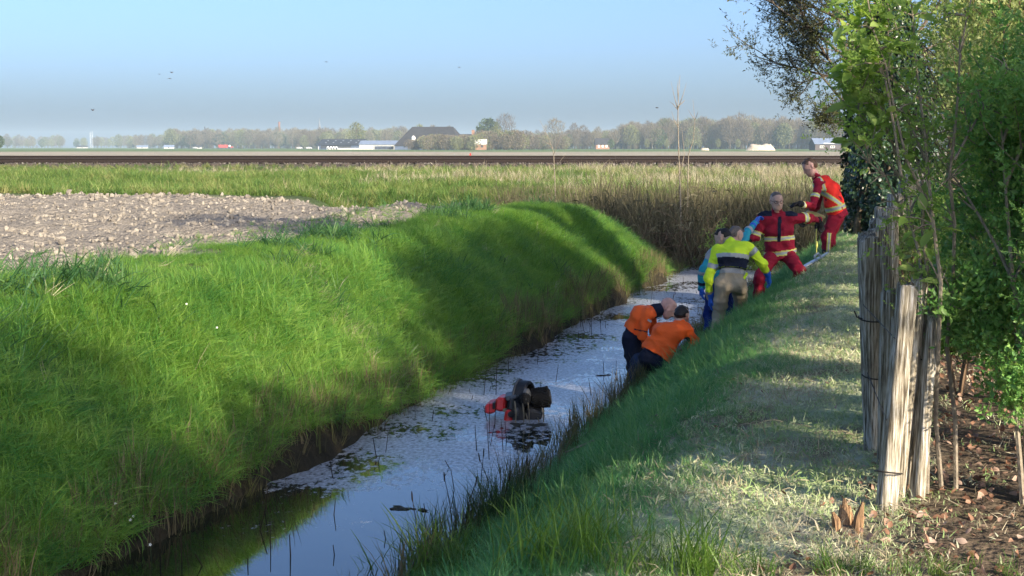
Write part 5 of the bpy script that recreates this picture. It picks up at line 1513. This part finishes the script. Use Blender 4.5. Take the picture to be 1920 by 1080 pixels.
_, Pv, Fv = F1['make']('vest', F1['torso'](.033) + [seg(F1['mid'].lerp(F1['pel'], .68), F1['pel'] + (F1['pel'] - F1['mid']) * .2, .132, .142, F1['hp'], 1.42)], M_VEST, .009, .03, 0, .008, cut=[(F1['mid'].lerp(F1['pel'], .97), F1['pel'] - F1['mid'])])
F1['vest'] = (Pv, Fv, None)
J = F1['J']; ax = (F1['pel'] - F1['mid'])
band(F1, 'vest', slab(F1['mid'] + ax * .80, ax + Vector((-.10, 0, -.05)), .036), YS)
band(F1, 'vest', slab(F1['mid'] + ax * .40 + Vector((-.01, 0, -.02)), ax.cross(Vector((0, 1, 0))).normalized() * -1 + ax.normalized() * .55, .03, extra=lambda C_: ((C_ - np.array(F1['mid'])) @ np.array(ax.normalized()) < ax.length * .76)), YS)
band(F1, 'vest', slab(F1['mid'] + Vector((-.03, 0, -.03)), (.8, .0, .35), .026, extra=lambda C_: ((C_ - np.array(F1['mid'])) @ np.array(ax.normalized()) < ax.length * .22)), YS)
band(F1, 'jacket', ring(J['shA'], J['elA'], .55, .03, .12), YS); band(F1, 'jacket', ring(J['elA'], J['wrA'], .78, .03, .12), YS)
kk = np.array(J['knA']); aa = np.array(J['ankA'])
band(F1, 'trousers', slab(kk + np.array([.012, 0, 0]), np.cross(aa - kk, [0, 1, 0]), .026, extra=lambda C_: (C_[:, 2] < kk[2] + .03) & (C_[:, 2] > aa[2] + .05) & (C_[:, 1] < kk[1] + .02)), [M_LIME, M_SILVER])
band(F1, 'trousers', ring(J['knA'], J['ankA'], .86, .025, .12), YS); band(F1, 'trousers', ring(J['knB'], J['ankB'], .86, .025, .12), YS)

# --- rescuer on one knee, facing the camera, with glasses
d = 19.6
F2 = person(dict(seed=2, j=dict(head=(1456, 377, d - .12), neck=(1457, 402, d), shA=(1428, 411, d - .02), shB=(1488, 409, d + .02), elA=(1416, 444, d - .03), wrA=(1399, 452, d - .12), elB=(1514, 408, d + .12), wrB=(1535, 413, d + .55),
                            hipA=(1449, 474, d + .06), hipB=(1478, 475, d + .06), knA=(1424, 522, d - .22), knB=(1500, 509, d - .26), ankA=(1420, 586, d - .05), ankB=(1494, 522, d + .12)),
                 face=(.12, -.93, -.16), up=(-.05, 0, 1), toeA=(-.2, -1, 0), toeB=(0, .5, -.6), handA=((-.8, -.3, .1), (0, -1, 0), .7), handB=((.3, .1, -.9), (0, -1, .2), .25),
                 gloveB=M_BLACK, gloveA=M_BLACK, hair=(M_HAIRG, 'short'), trousers=M_MAROON, jacket=M_MAROON, bulk=.034, hem=1.12, boot=.5, bootmat=M_NAVY, detail=True),
            'kneeling person in maroon suit with glasses facing us, arm stretched to the red vest')
J = F2['J']; ax = F2['pel'] - F2['mid']; cf = lambda C_: np.linalg.norm(C_ - np.array(F2['mid'] + ax * .55), axis=1) < .42
band(F2, 'jacket', slab(F2['mid'] + ax * .56, ax + Vector((-.03, -.06, 0)), .030, extra=lambda C_: np.abs((C_ - np.array(F2['mid'])) @ np.array([1, 0, 0])) < .235), YS)
band(F2, 'jacket', slab(F2['mid'] + ax * .98, ax + Vector((0, -.05, 0)), .034, extra=lambda C_: np.abs((C_ - np.array(F2['mid'])) @ np.array([1, 0, 0])) < .26), YS)
band(F2, 'jacket', ring(J['shB'], J['elB'], .80, .032, .11), YS); band(F2, 'jacket', ring(J['shA'], J['elA'], .80, .03, .11), YS)
m0 = np.array(F2['mid'])
for sx in (-1, 1):      # dark shoulder yokes
    band(F2, 'jacket', lambda C_, sx=sx: np.where(((C_[:, 2] - m0[2]) > .035) & ((C_[:, 0] - m0[0]) * sx > .09) & ((C_[:, 0] - m0[0]) * sx < .26), 0, -1), [M_NAVY], 'shoulder_yoke', .003)
    band(F2, 'jacket', lambda C_, sx=sx: np.where((np.abs(C_[:, 2] - m0[2] + .13) < .055) & (np.abs((C_[:, 0] - m0[0]) * sx - .105) < .05) & (C_[:, 1] < m0[1]), 0, -1), [M_MAROON], 'chest_pocket', .012)
band(F2, 'jacket', lambda C_: np.where((np.abs(C_[:, 0] - m0[0] - .008) < .022) & (C_[:, 2] - m0[2] > -.30) & (C_[:, 2] - m0[2] < .03) & (C_[:, 1] < m0[1] - .05), 0, -1), [M_NAVY], 'zip_flap', .006)
L2 = F2['L']; gl = MB()
for s in (-1, 1):
    rim = [L2(s * .034 + .024 * math.cos(t), .103, .006 + .017 * math.sin(t)) for t in [i * 2 * math.pi / 12 for i in range(13)]]
    gl.tube(rim, .0028, 5); gl.tube([L2(s * .058, .10, .012), L2(s * .082, .05, .014), L2(s * .085, -.0, .016)], .0025, 4)
gl.tube([L2(-.012, .106, .010), L2(.012, .106, .010)], .0025, 4)
gl.build('glasses', M_BLACK, F2['root'], origin=F2['root'].location)

# --- yellow jacket and tan trousers, back to the camera
d = 18.0
Y1 = person(dict(seed=3, j=dict(head=(1356, 447, d + .16), neck=(1368, 457, d + .08), shA=(1342, 472, d + .02), shB=(1403, 463, d + .02), elA=(1329, 522, d - .04), wrA=(1332, 558, d + .04), elB=(1430, 494, d + .02), wrB=(1440, 516, d + .16),
                            hipA=(1353, 534, d - .08), hipB=(1387, 530, d - .08), knA=(1348, 590, d + .04), knB=(1390, 570, d + .22), ankA=(1340, 640, d - .12), ankB=(1392, 622, d + .05)),
                 face=(-.75, .45, -.45), up=(-.25, .2, .9), toeA=(-.2, 1, 0), toeB=(.2, 1, .2), handA=((.05, .2, -1), (1, 0, 0), .3), handB=((.2, .2, -.9), (-1, 0, 0), .35),
                 gloveA=M_BLUEG, gloveB=M_BLUEG, hair=(M_HAIRD, 'full'), trousers=M_TAN, jacket=M_YELLOW, back=(0, -.06, .05), bulk=.026, hem=.60, boot=.3),
            'person in fluorescent yellow jacket and tan trousers seen from behind on the bank')
J = Y1['J']; ax = Y1['pel'] - Y1['mid']; m1 = np.array(Y1['mid']); dn = np.array(ax.normalized()); Ls = ax.length
inb = lambda C_: np.abs((C_ - m1) @ np.array(Y1['sh'].normalized())) < .205
band(Y1, 'jacket', lambda C_: np.where(inb(C_) & (((C_ - m1) @ dn) > Ls * .30) & (((C_ - m1) @ dn) < Ls * .58), 0, -1), [M_NAVY], 'waist_panel', .004)
band(Y1, 'jacket', slab(Y1['mid'] + ax * .245, ax, .026, stripes=False, extra=inb), [M_SILVER])
band(Y1, 'jacket', ring(J['shB'], J['elB'], .28, .03, .13, False), [M_SILVER]); band(Y1, 'jacket', ring(J['elB'], J['wrB'], .82, .05, .12, False), [M_TAN], 'cuff')
band(Y1, 'jacket', ring(J['shA'], J['elA'], .55, .03, .13, False), [M_SILVER]); band(Y1, 'jacket', ring(J['elA'], J['wrA'], .85, .055, .12, False), [M_TAN], 'cuff')
nk = np.array(Y1['neck']); nd = np.array((J['head'] - Y1['neck']).normalized())
band(Y1, 'jacket', lambda C_: np.where((((C_ - nk) @ nd) > .03) & (np.linalg.norm(C_ - nk, axis=1) < .16), 0, -1), [M_TAN], 'collar', .004)
p0 = np.array(Y1['pel'])
band(Y1, 'trousers', slab(Y1['mid'] + ax * .66, ax, .03, stripes=False), [M_GREYW], 'waistband')
MB().box(J['hipB'] + Vector((.055, -.06, .08)), (.03, .012, .10), Matrix.Rotation(.5, 3, 'Y')).build('pull_tab', M_YELLOW, Y1['root'], origin=Y1['root'].location)

# --- paramedic in teal behind the yellow jacket
d = 18.75
T1 = person(dict(seed=4, j=dict(head=(1379, 442, d + .1), neck=(1368, 462, d), shA=(1336, 474, d), shB=(1392, 462, d + .1), elA=(1319, 508, d - .02), wrA=(1315, 538, d + .02), elB=(1398, 442, d + .35), wrB=(1414, 420, d + .62),
                            hipA=(1338, 536, d), hipB=(1366, 532, d), knA=(1331, 585, d + .06), knB=(1362, 580, d + .1), ankA=(1329, 632, d - .05), ankB=(1360, 620, d + .05)),
                 face=(.7, .5, -.4), up=(.2, .1, 1), toeA=(.2, 1, 0), toeB=(.2, 1, 0), handA=((.05, 0, -1), (1, 0, 0), .35), handB=((.5, .3, .6), (1, 0, 0), .8),
                 gloveA=M_BLUEG, gloveB=M_BLUEG, hair=(M_HAIRG, 'full'), trousers=mat_plain('royal_blue_cloth', (.012, .03, .17), .8, .2, 0, .2, 12), jacket=M_TEAL, back=(0, -.03, .03), bulk=.022, hem=1.0),
            'person in teal and grey jacket with blue gloves mostly hidden behind the yellow jacket')
J = T1['J']
band(T1, 'jacket', ring(J['shA'], J['elA'], .18, .06, .13, False), [M_GREYW], 'shoulder_panel')
band(T1, 'jacket', ring(J['elA'], J['wrA'], .12, .022, .12, False), [M_SILVER]); band(T1, 'jacket', ring(J['elA'], J['wrA'], .78, .018, .12, False), [M_NAVY], 'cuff'); band(T1, 'jacket', ring(J['elB'], J['wrB'], .35, .022, .12, False), [M_SILVER])

# --- bald man in orange, standing in the water
d = 17.4
O1 = person(dict(seed=5, j=dict(head=(1251, 577, d - .02), neck=(1231, 582, d), shA=(1214, 590, d - .19), shB=(1222, 584, d + .19), elA=(1205, 629, d - .22), wrA=(1221, 652, d - .10), elB=(1225, 622, d + .2), wrB=(1240, 650, d + .1),
                            hipA=(1182, 634, d - .09), hipB=(1188, 632, d + .1), knA=(1189, 690, d - .1), knB=(1198, 690, d + .1), ankA=(1186, 745, d - .1), ankB=(1196, 745, d + .1)),
                 face=(.74, -.22, -.62), up=(.66, 0, .70), toeA=(1, 0, 0), toeB=(1, 0, 0), handA=((.5, 0, -.8), (1, 0, 0), .5), handB=((.5, 0, -.8), (1, 0, 0), .5),
                 skin=M_SKINP, trousers=M_NAVY, jacket=M_ORANGE, back=(-.05, 0, .07), bulk=.022, hem=.86, detail=True, collar=False),
            'bald person in orange sweater and dark trousers bending over in the ditch water')
nk = O1['neck']; O1['make']('collar', [seg(nk + (nk - O1['J']['head']) * .10, nk.lerp(O1['J']['head'], .34), .086, .076)], M_NAVY, .008, .02)
J = O1['J']; MB().box(J['shA'].lerp(J['elA'], .25) + Vector((.03, -.085, 0)), (.05, .012, .025), Matrix.Rotation(.6, 3, 'Y')).build('sleeve_badge', M_GREYW, O1['root'], origin=O1['root'].location)
O1['jacket'] and band(O1, 'jacket', ring(J['shA'], J['elA'], .80, .006, .12, False), [M_NAVY], 'sleeve_seam', .002)

# --- second man in orange, nearer, back to the camera
d = 16.4
O2 = person(dict(seed=6, j=dict(head=(1278, 593, d + .14), neck=(1271, 612, d + .05), shA=(1235, 618, d + .05), shB=(1289, 618, d + .02), elA=(1232, 655, d + .3), wrA=(1255, 668, d + .5), elB=(1304, 645, d + .04), wrB=(1290, 668, d + .3),
                            hipA=(1213, 669, d - .05), hipB=(1243, 675, d - .09), knA=(1235, 712, d + .34), knB=(1262, 706, d + .32), ankA=(1212, 760, d + .22), ankB=(1250, 752, d + .22)),
                 face=(.42, .80, -.28), up=(.15, .2, 1), toeA=(.6, .8, 0), toeB=(.6, .8, 0), handA=((.5, .5, -.6), (0, 0, -1), .5), handB=((-.3, .5, -.7), (-1, 0, 0), .5),
                 hair=(M_HAIRD, 'short'), trousers=M_NAVY, jacket=M_ORANGE, back=(.0, -.03, .05), bulk=.024, hem=.96),
            'dark haired person in orange sweater crouching with back to us in the bank grass')
band(O2, 'jacket', lambda C_: np.where(np.linalg.norm(C_ - np.array(O2['J']['shB'].lerp(O2['J']['elB'], .55) + Vector((-.07, -.05, -.03))), axis=1) < .05, 0, -1), [M_NAVY], 'underarm_patch', .002)  # small navy patch under one arm

# --- stooping figure between them, mostly hidden
d = 16.95
V1 = person(dict(seed=7, j=dict(head=(1262, 664, d + .2), neck=(1246, 662, d + .12), shA=(1236, 672, d - .08), shB=(1240, 660, d + .25), elA=(1250, 700, d - .05), wrA=(1262, 715, d + .1), elB=(1254, 690, d + .3), wrB=(1266, 705, d + .3),
                            hipA=(1198, 682, d - .09), hipB=(1206, 678, d + .09), knA=(1184, 720, d - .12), knB=(1196, 722, d + .1), ankA=(1153, 757, d - .16), ankB=(1175, 765, d + .08)),
                 face=(.8, .2, -.5), up=(.5, 0, .8), toeA=(-1, -.4, -.2), toeB=(-1, -.2, -.2), handA=((.5, 0, -.8), (1, 0, 0), .5), handB=((.5, 0, -.8), (1, 0, 0), .5),
                 hair=(M_HAIRG, 'short'), trousers=M_JEANS, jacket=mat_plain('maroon_knit', (.085, .010, .018), .9, .1, 0, .15, 14, .3, 70), back=(0, 0, .02), bulk=-.005, hem=.92, boot=.55),
            'stooping person in maroon top and dark blue trousers half hidden between the orange sweaters')
# ------------------------------------------------------------ ride-on mower tipped into the ditch
M_MRED = mat_plain('mower_red', (.55, .02, .02), .35, .5, 0, .12, 8)
M_MBLK = mat_plain('mower_black', (.010, .011, .014), .5, .4, 0, .3, 12, .3, 40)
M_TYRE = mat_plain('tyre_rubber', (.008, .0085, .010), .8, .15, 0, .3, 20, .5, 60)
M_STEEL = mat_plain('mower_steel', (.10, .105, .115), .5, .4, .5, .3, 15)
M_WEED = mat_leaf('wet_weed', [(.16, .14, .10), (.25, .22, .16)], .2, .6, .1)
DM = 14.55
mo = pix(972, 785, DM); MO = Vector((mo.x, DM, WATER_Z))
mower = empty('ride_on_mower', MO, 'red and black ride-on mower lying tipped over in the ditch water', 'mower')
def mp(px, py, dy=0.0): return pix(px, py, DM + dy) - MO - Vector((0, 0, .025))
def tyre(c, axis, R0, w, parent_name='wheel', tread=True, rim=M_STEEL):
    c = Vector(c); axis = Vector(axis).normalized()
    wh = empty_part(parent_name, c)
    pr = [(-w / 2, R0 * .52), (-w / 2 - .004, R0 * .7), (-w / 2 + w * .06, R0 * .9), (-w * .3, R0 * .985), (0, R0), (w * .3, R0 * .985), (w / 2 - w * .06, R0 * .9), (w / 2 + .004, R0 * .7), (w / 2, R0 * .52)]
    t = MB(); t.lathe((0, 0, 0), axis, pr, 28)
    if tread:
        a = axis.orthogonal().normalized(); b = axis.cross(a)
        for i in range(22):
            th = i * 2 * math.pi / 22
            for s in (-1, 1):
                o = a * math.cos(th + s * .07) + b * math.sin(th + s * .07)
                M = Matrix((axis, b * math.cos(th) - a * math.sin(th), o)).transposed() @ Matrix.Rotation(s * .5, 3, 'Z')
                t.box(o * R0 * .985 + axis * s * w * .22, (w * .46, R0 * .09, .016), M)
    t.build('tyre', M_TYRE, wh, sm=False)
    MB().lathe((0, 0, 0), axis, [(-w * .3, R0 * .2), (-w * .32, R0 * .5), (-w * .52, R0 * .53), (w * .52, R0 * .53), (w * .32, R0 * .5), (w * .3, R0 * .2)], 20).build('rim', rim, wh, sm=False)
    MB().lathe((0, 0, 0), axis, [(-w * .56, R0 * .08), (-w * .5, R0 * .16), (w * .5, R0 * .16), (w * .56, R0 * .08)], 12).build('hub', M_MBLK, wh)
def empty_part(name, loc, parent=None):
    o = bpy.data.objects.new(name, None); o.empty_display_size = .1; o.location = loc; o.parent = parent or mower; COL.objects.link(o); return o
# rear wheel lying out to the right, tread towards the sky and the camera
tyre(mp(1014, 741, .05), Vector((1, -.10, .16)), .098, .19)
tyre(mp(1005, 772, .25), Vector((1, -.2, .1)), .115, .14)
# big upright deck shell, rounded top, seen nearly edge on
mb = MB()
ax_ = Vector((.93, -.36, 0)).normalized(); fw = Vector((.36, .93, 0)).normalized(); pc = mp(983, 752, .02)
prof = []
for i in range(25):
    t = math.pi * i / 24
    prof.append((math.cos(t) * .19, math.sin(t) * .23))
V = []; F = []
for (off, scl_) in ((-.075, .93), (-.06, 1.0), (.045, 1.0), (.06, .95), (.06, .86), (-.02, .82)):
    for (a, b) in prof: V.append(pc + ax_ * off + fw * a * scl_ + Vector((0, 0, b * scl_ - .0)))
    V.append(pc + ax_ * off + fw * -.19 * scl_ + Vector((0, 0, -.30))); V.append(pc + ax_ * off + fw * .19 * scl_ + Vector((0, 0, -.30)))
n = 27
for k in range(5):
    for i in list(range(24)):
        F.append((k * n + i, k * n + i + 1, k * n + n + i + 1, k * n + n + i))
    F.append((k * n + 25, k * n + 24, k * n + n + 24, k * n + n + 25)); F.append((k * n, k * n + 26, k * n + n + 26, k * n + n))
F.append(tuple(list(range(25)) + [25, 26])); F.append(tuple(5 * n + i for i in [26, 25] + list(range(24, -1, -1))))
mb.add(V, F); mb.build('cutting_deck', M_MBLK, mower)
lip = [pc + ax_ * -.055 + fw * math.cos(t) * .195 + Vector((0, 0, math.sin(t) * .235)) for t in [math.pi * i / 20 for i in range(21)]]
MB().tube(lip, .012, 6).build('deck_rim', M_STEEL, mower)
for (x, y, s) in ((975, 765, .07), (990, 735, .06)): MB().lathe(mp(x, y, -.12), ax_, [(-.05, s * .4), (-.03, s), (0, s), (.02, s * .5)], 14).build('spindle', M_STEEL, mower)
# anti-scalp wheel facing the camera
tyre(mp(983, 744, -.24), Vector((.55, -.8, .1)), .066, .06, 'gauge_wheel', False)
MB().tube([mp(966, 740, -.16), mp(974, 738, -.22), mp(983, 744, -.22)], .014, 7).build('wheel_arm', M_STEEL, mower)
MB().tube([mp(958, 760, -.16), mp(960, 742, -.2), mp(968, 738, -.2)], .02, 7).build('axle_arm', M_STEEL, mower)
# frame and engine block
MB().box(mp(966, 762, .0), (.17, .34, .22), Matrix.Rotation(.15, 3, 'Y'), bev=.02).build('engine_block', M_MBLK, mower)
MB().box(mp(957, 738, -.02), (.09, .26, .05), Matrix.Rotation(-.15, 3, 'Y'), bev=.01).build('frame_plate', M_STEEL, mower)
MB().box(mp(1000, 772, -.02), (.16, .25, .13), Matrix.Rotation(.3, 3, 'Y'), bev=.02).build('gearbox', M_MBLK, mower)
# red body panels
hd = MB().box(mp(943, 750, .02), (.105, .30, .135), Matrix.Rotation(.08, 3, 'Y') @ Matrix.Rotation(-.2, 3, 'Z'), .93, .022).build('hood', M_MRED, mower)
MB().box(mp(923, 757, .03), (.10, .30, .095), Matrix.Rotation(-.2, 3, 'Y') @ Matrix.Rotation(-.2, 3, 'Z'), .9, .018).build('nose_panel', M_MRED, mower)
MB().box(mp(931, 752, .0), (.022, .27, .06), Matrix.Rotation(-.2, 3, 'Z')).build('grille', M_MBLK, mower)
MB().box(mp(953, 777, -.1), (.085, .22, .17), Matrix.Rotation(.12, 3, 'Y'), .85, .025).build('fender', M_MRED, mower)
MB().lathe(mp(958, 772, -.22), (.3, -1, 0), [(-.01, .03), (.012, .032), (.018, .018)], 14).build('headlamp', M_MBLK, mower)
MB().box(mp(948, 764, -.12), (.05, .02, .035)).build('trim_strip', M_WEED, mower)
# hanging pond weed
for (x, y0, y1, w) in ((965, 747, 792, .013), (980, 752, 793, .011), (990, 750, 797, .007), (1017, 760, 788, .014), (1008, 778, 797, .010), (986, 770, 786, .007)):
    a, b = mp(x, y0, -.3), mp(x + 2, y1, -.3); b.z = max(b.z, -.02)
    mid = a.lerp(b, .5) + Vector((.008, -.01, 0)); m_ = MB()
    V = [a - Vector((w / 2, 0, 0)), a + Vector((w / 2, 0, 0)), mid - Vector((w * .6, .004, 0)), mid + Vector((w * .6, .004, 0)), b - Vector((w * .4, 0, 0)), b + Vector((w * .3, 0, 0))]
    m_.add(V, [(0, 1, 3, 2), (2, 3, 5, 4)]); m_.add([v + Vector((0, .006, 0)) for v in V], [(0, 2, 3, 1), (2, 4, 5, 3)]); m_.build('pond_weed', M_WEED, mower)

# ------------------------------------------------------------ things by the people
M_ALU = mat_plain('brushed_aluminium', (.52, .55, .58), .35, .5, .35, .08, 30)
c = pix(1527, 494, 19.9); g0 = gz(c.x, 19.9)
stx = empty('folded_stretcher', (c.x, 19.9, g0), 'grey metal folded stretcher section lying on the grass before the red vest', 'stretcher')
SO = Vector((c.x, 19.9, g0)); e0 = pix(1510, 502, 19.8) - SO; e1 = pix(1553, 478, 20.0) - SO
dr = (e1 - e0).normalized(); M = Matrix((dr, Vector((0, 1, 0)), dr.cross(Vector((0, 1, 0))))).transposed()
ctr = e0.lerp(e1, .5); Ln = (e1 - e0).length
MB().box(ctr, (Ln * 1.15, .16, .075), M, bev=.012).build('frame', M_ALU, stx)
MB().box(ctr + M @ Vector((Ln * .02, -.083, .012)), (Ln * .9, .012, .010), M).build('slot', M_MBLK, stx)
MB().box(ctr + M @ Vector((Ln * .56, 0, 0)), (.03, .165, .08), M, bev=.008).build('end_cap', M_MBLK, stx)
MB().lathe(ctr + M @ Vector((Ln * .2, -.085, -.012)), (0, -1, 0), [(0, .012), (.006, .012)], 10).build('hole', M_MBLK, stx)
hp_ = [ctr + M @ Vector(v) for v in ((.0, 0, .03), (-.01, 0, .085), (.07, 0, .10), (.09, 0, .04))]
MB().tube(hp_, .016, 7).build('handle', M_ALU, stx)
# helmet carried in the crook of the arm, its strap hanging down
hc = pix(1527, 399, 20.55)
hel = empty('rescue_helmet', hc, 'dull yellow rescue helmet held under the arm of the red vest', 'helmet')
MB().lathe((0, 0, -.07), (.25, -.2, .9), [(-.10, .06), (-.085, .105), (-.03, .125), (.03, .122), (.045, .14), (.055, .14), (.056, .10)], 20).build('shell', mat_plain('helmet_yellow', (.30, .26, .08), .45, .4), hel, sm=True)
MB().tube([(.01, -.12, -.1), (.0, -.14, -.35), (.015, -.14, -.58)], .006, 5).build('strap', M_LIME, hel)
MB().lathe((.012, -.14, -.48), (0, 0, 1), [(0, .008), (.03, .018), (.08, .016), (.10, .006)], 9).build('strap_buckle', M_LIME, hel)
# weed floating on the water
M_MUCK = mat_plain('wet_muck', (.03, .028, .018), .7, .3, 0, .4, 20)
for (px, py, w, lab) in ((1137, 704, .15, 'dark lump of weed floating on open water beyond the mower'), (1176, 640, .10, 'small dark weed lump floating beside the bald person'), (975, 797, .28, 'flat dark weed raft floating just before the mower'), (770, 955, .16, 'low dark weed patch drifting in the nearest open water')):
    c = hit(px, py, 6); fl = empty('floating_weed', c, lab, 'floating weed')
    for k in range(7):
        a = rng.uniform(0, 6.28); q = w * rng.uniform(0, .8); me = rock_mesh(800 + k + px); 
        me.materials.append(M_MUCK); o = link('clump', me, None, fl); s = w * rng.uniform(.15, .35); o.location = (math.cos(a) * q, math.sin(a) * q * .5, .0); o.scale = (s, s * .7, s * (.35 if w < .2 else .12)); o.rotation_euler = (0, 0, a)
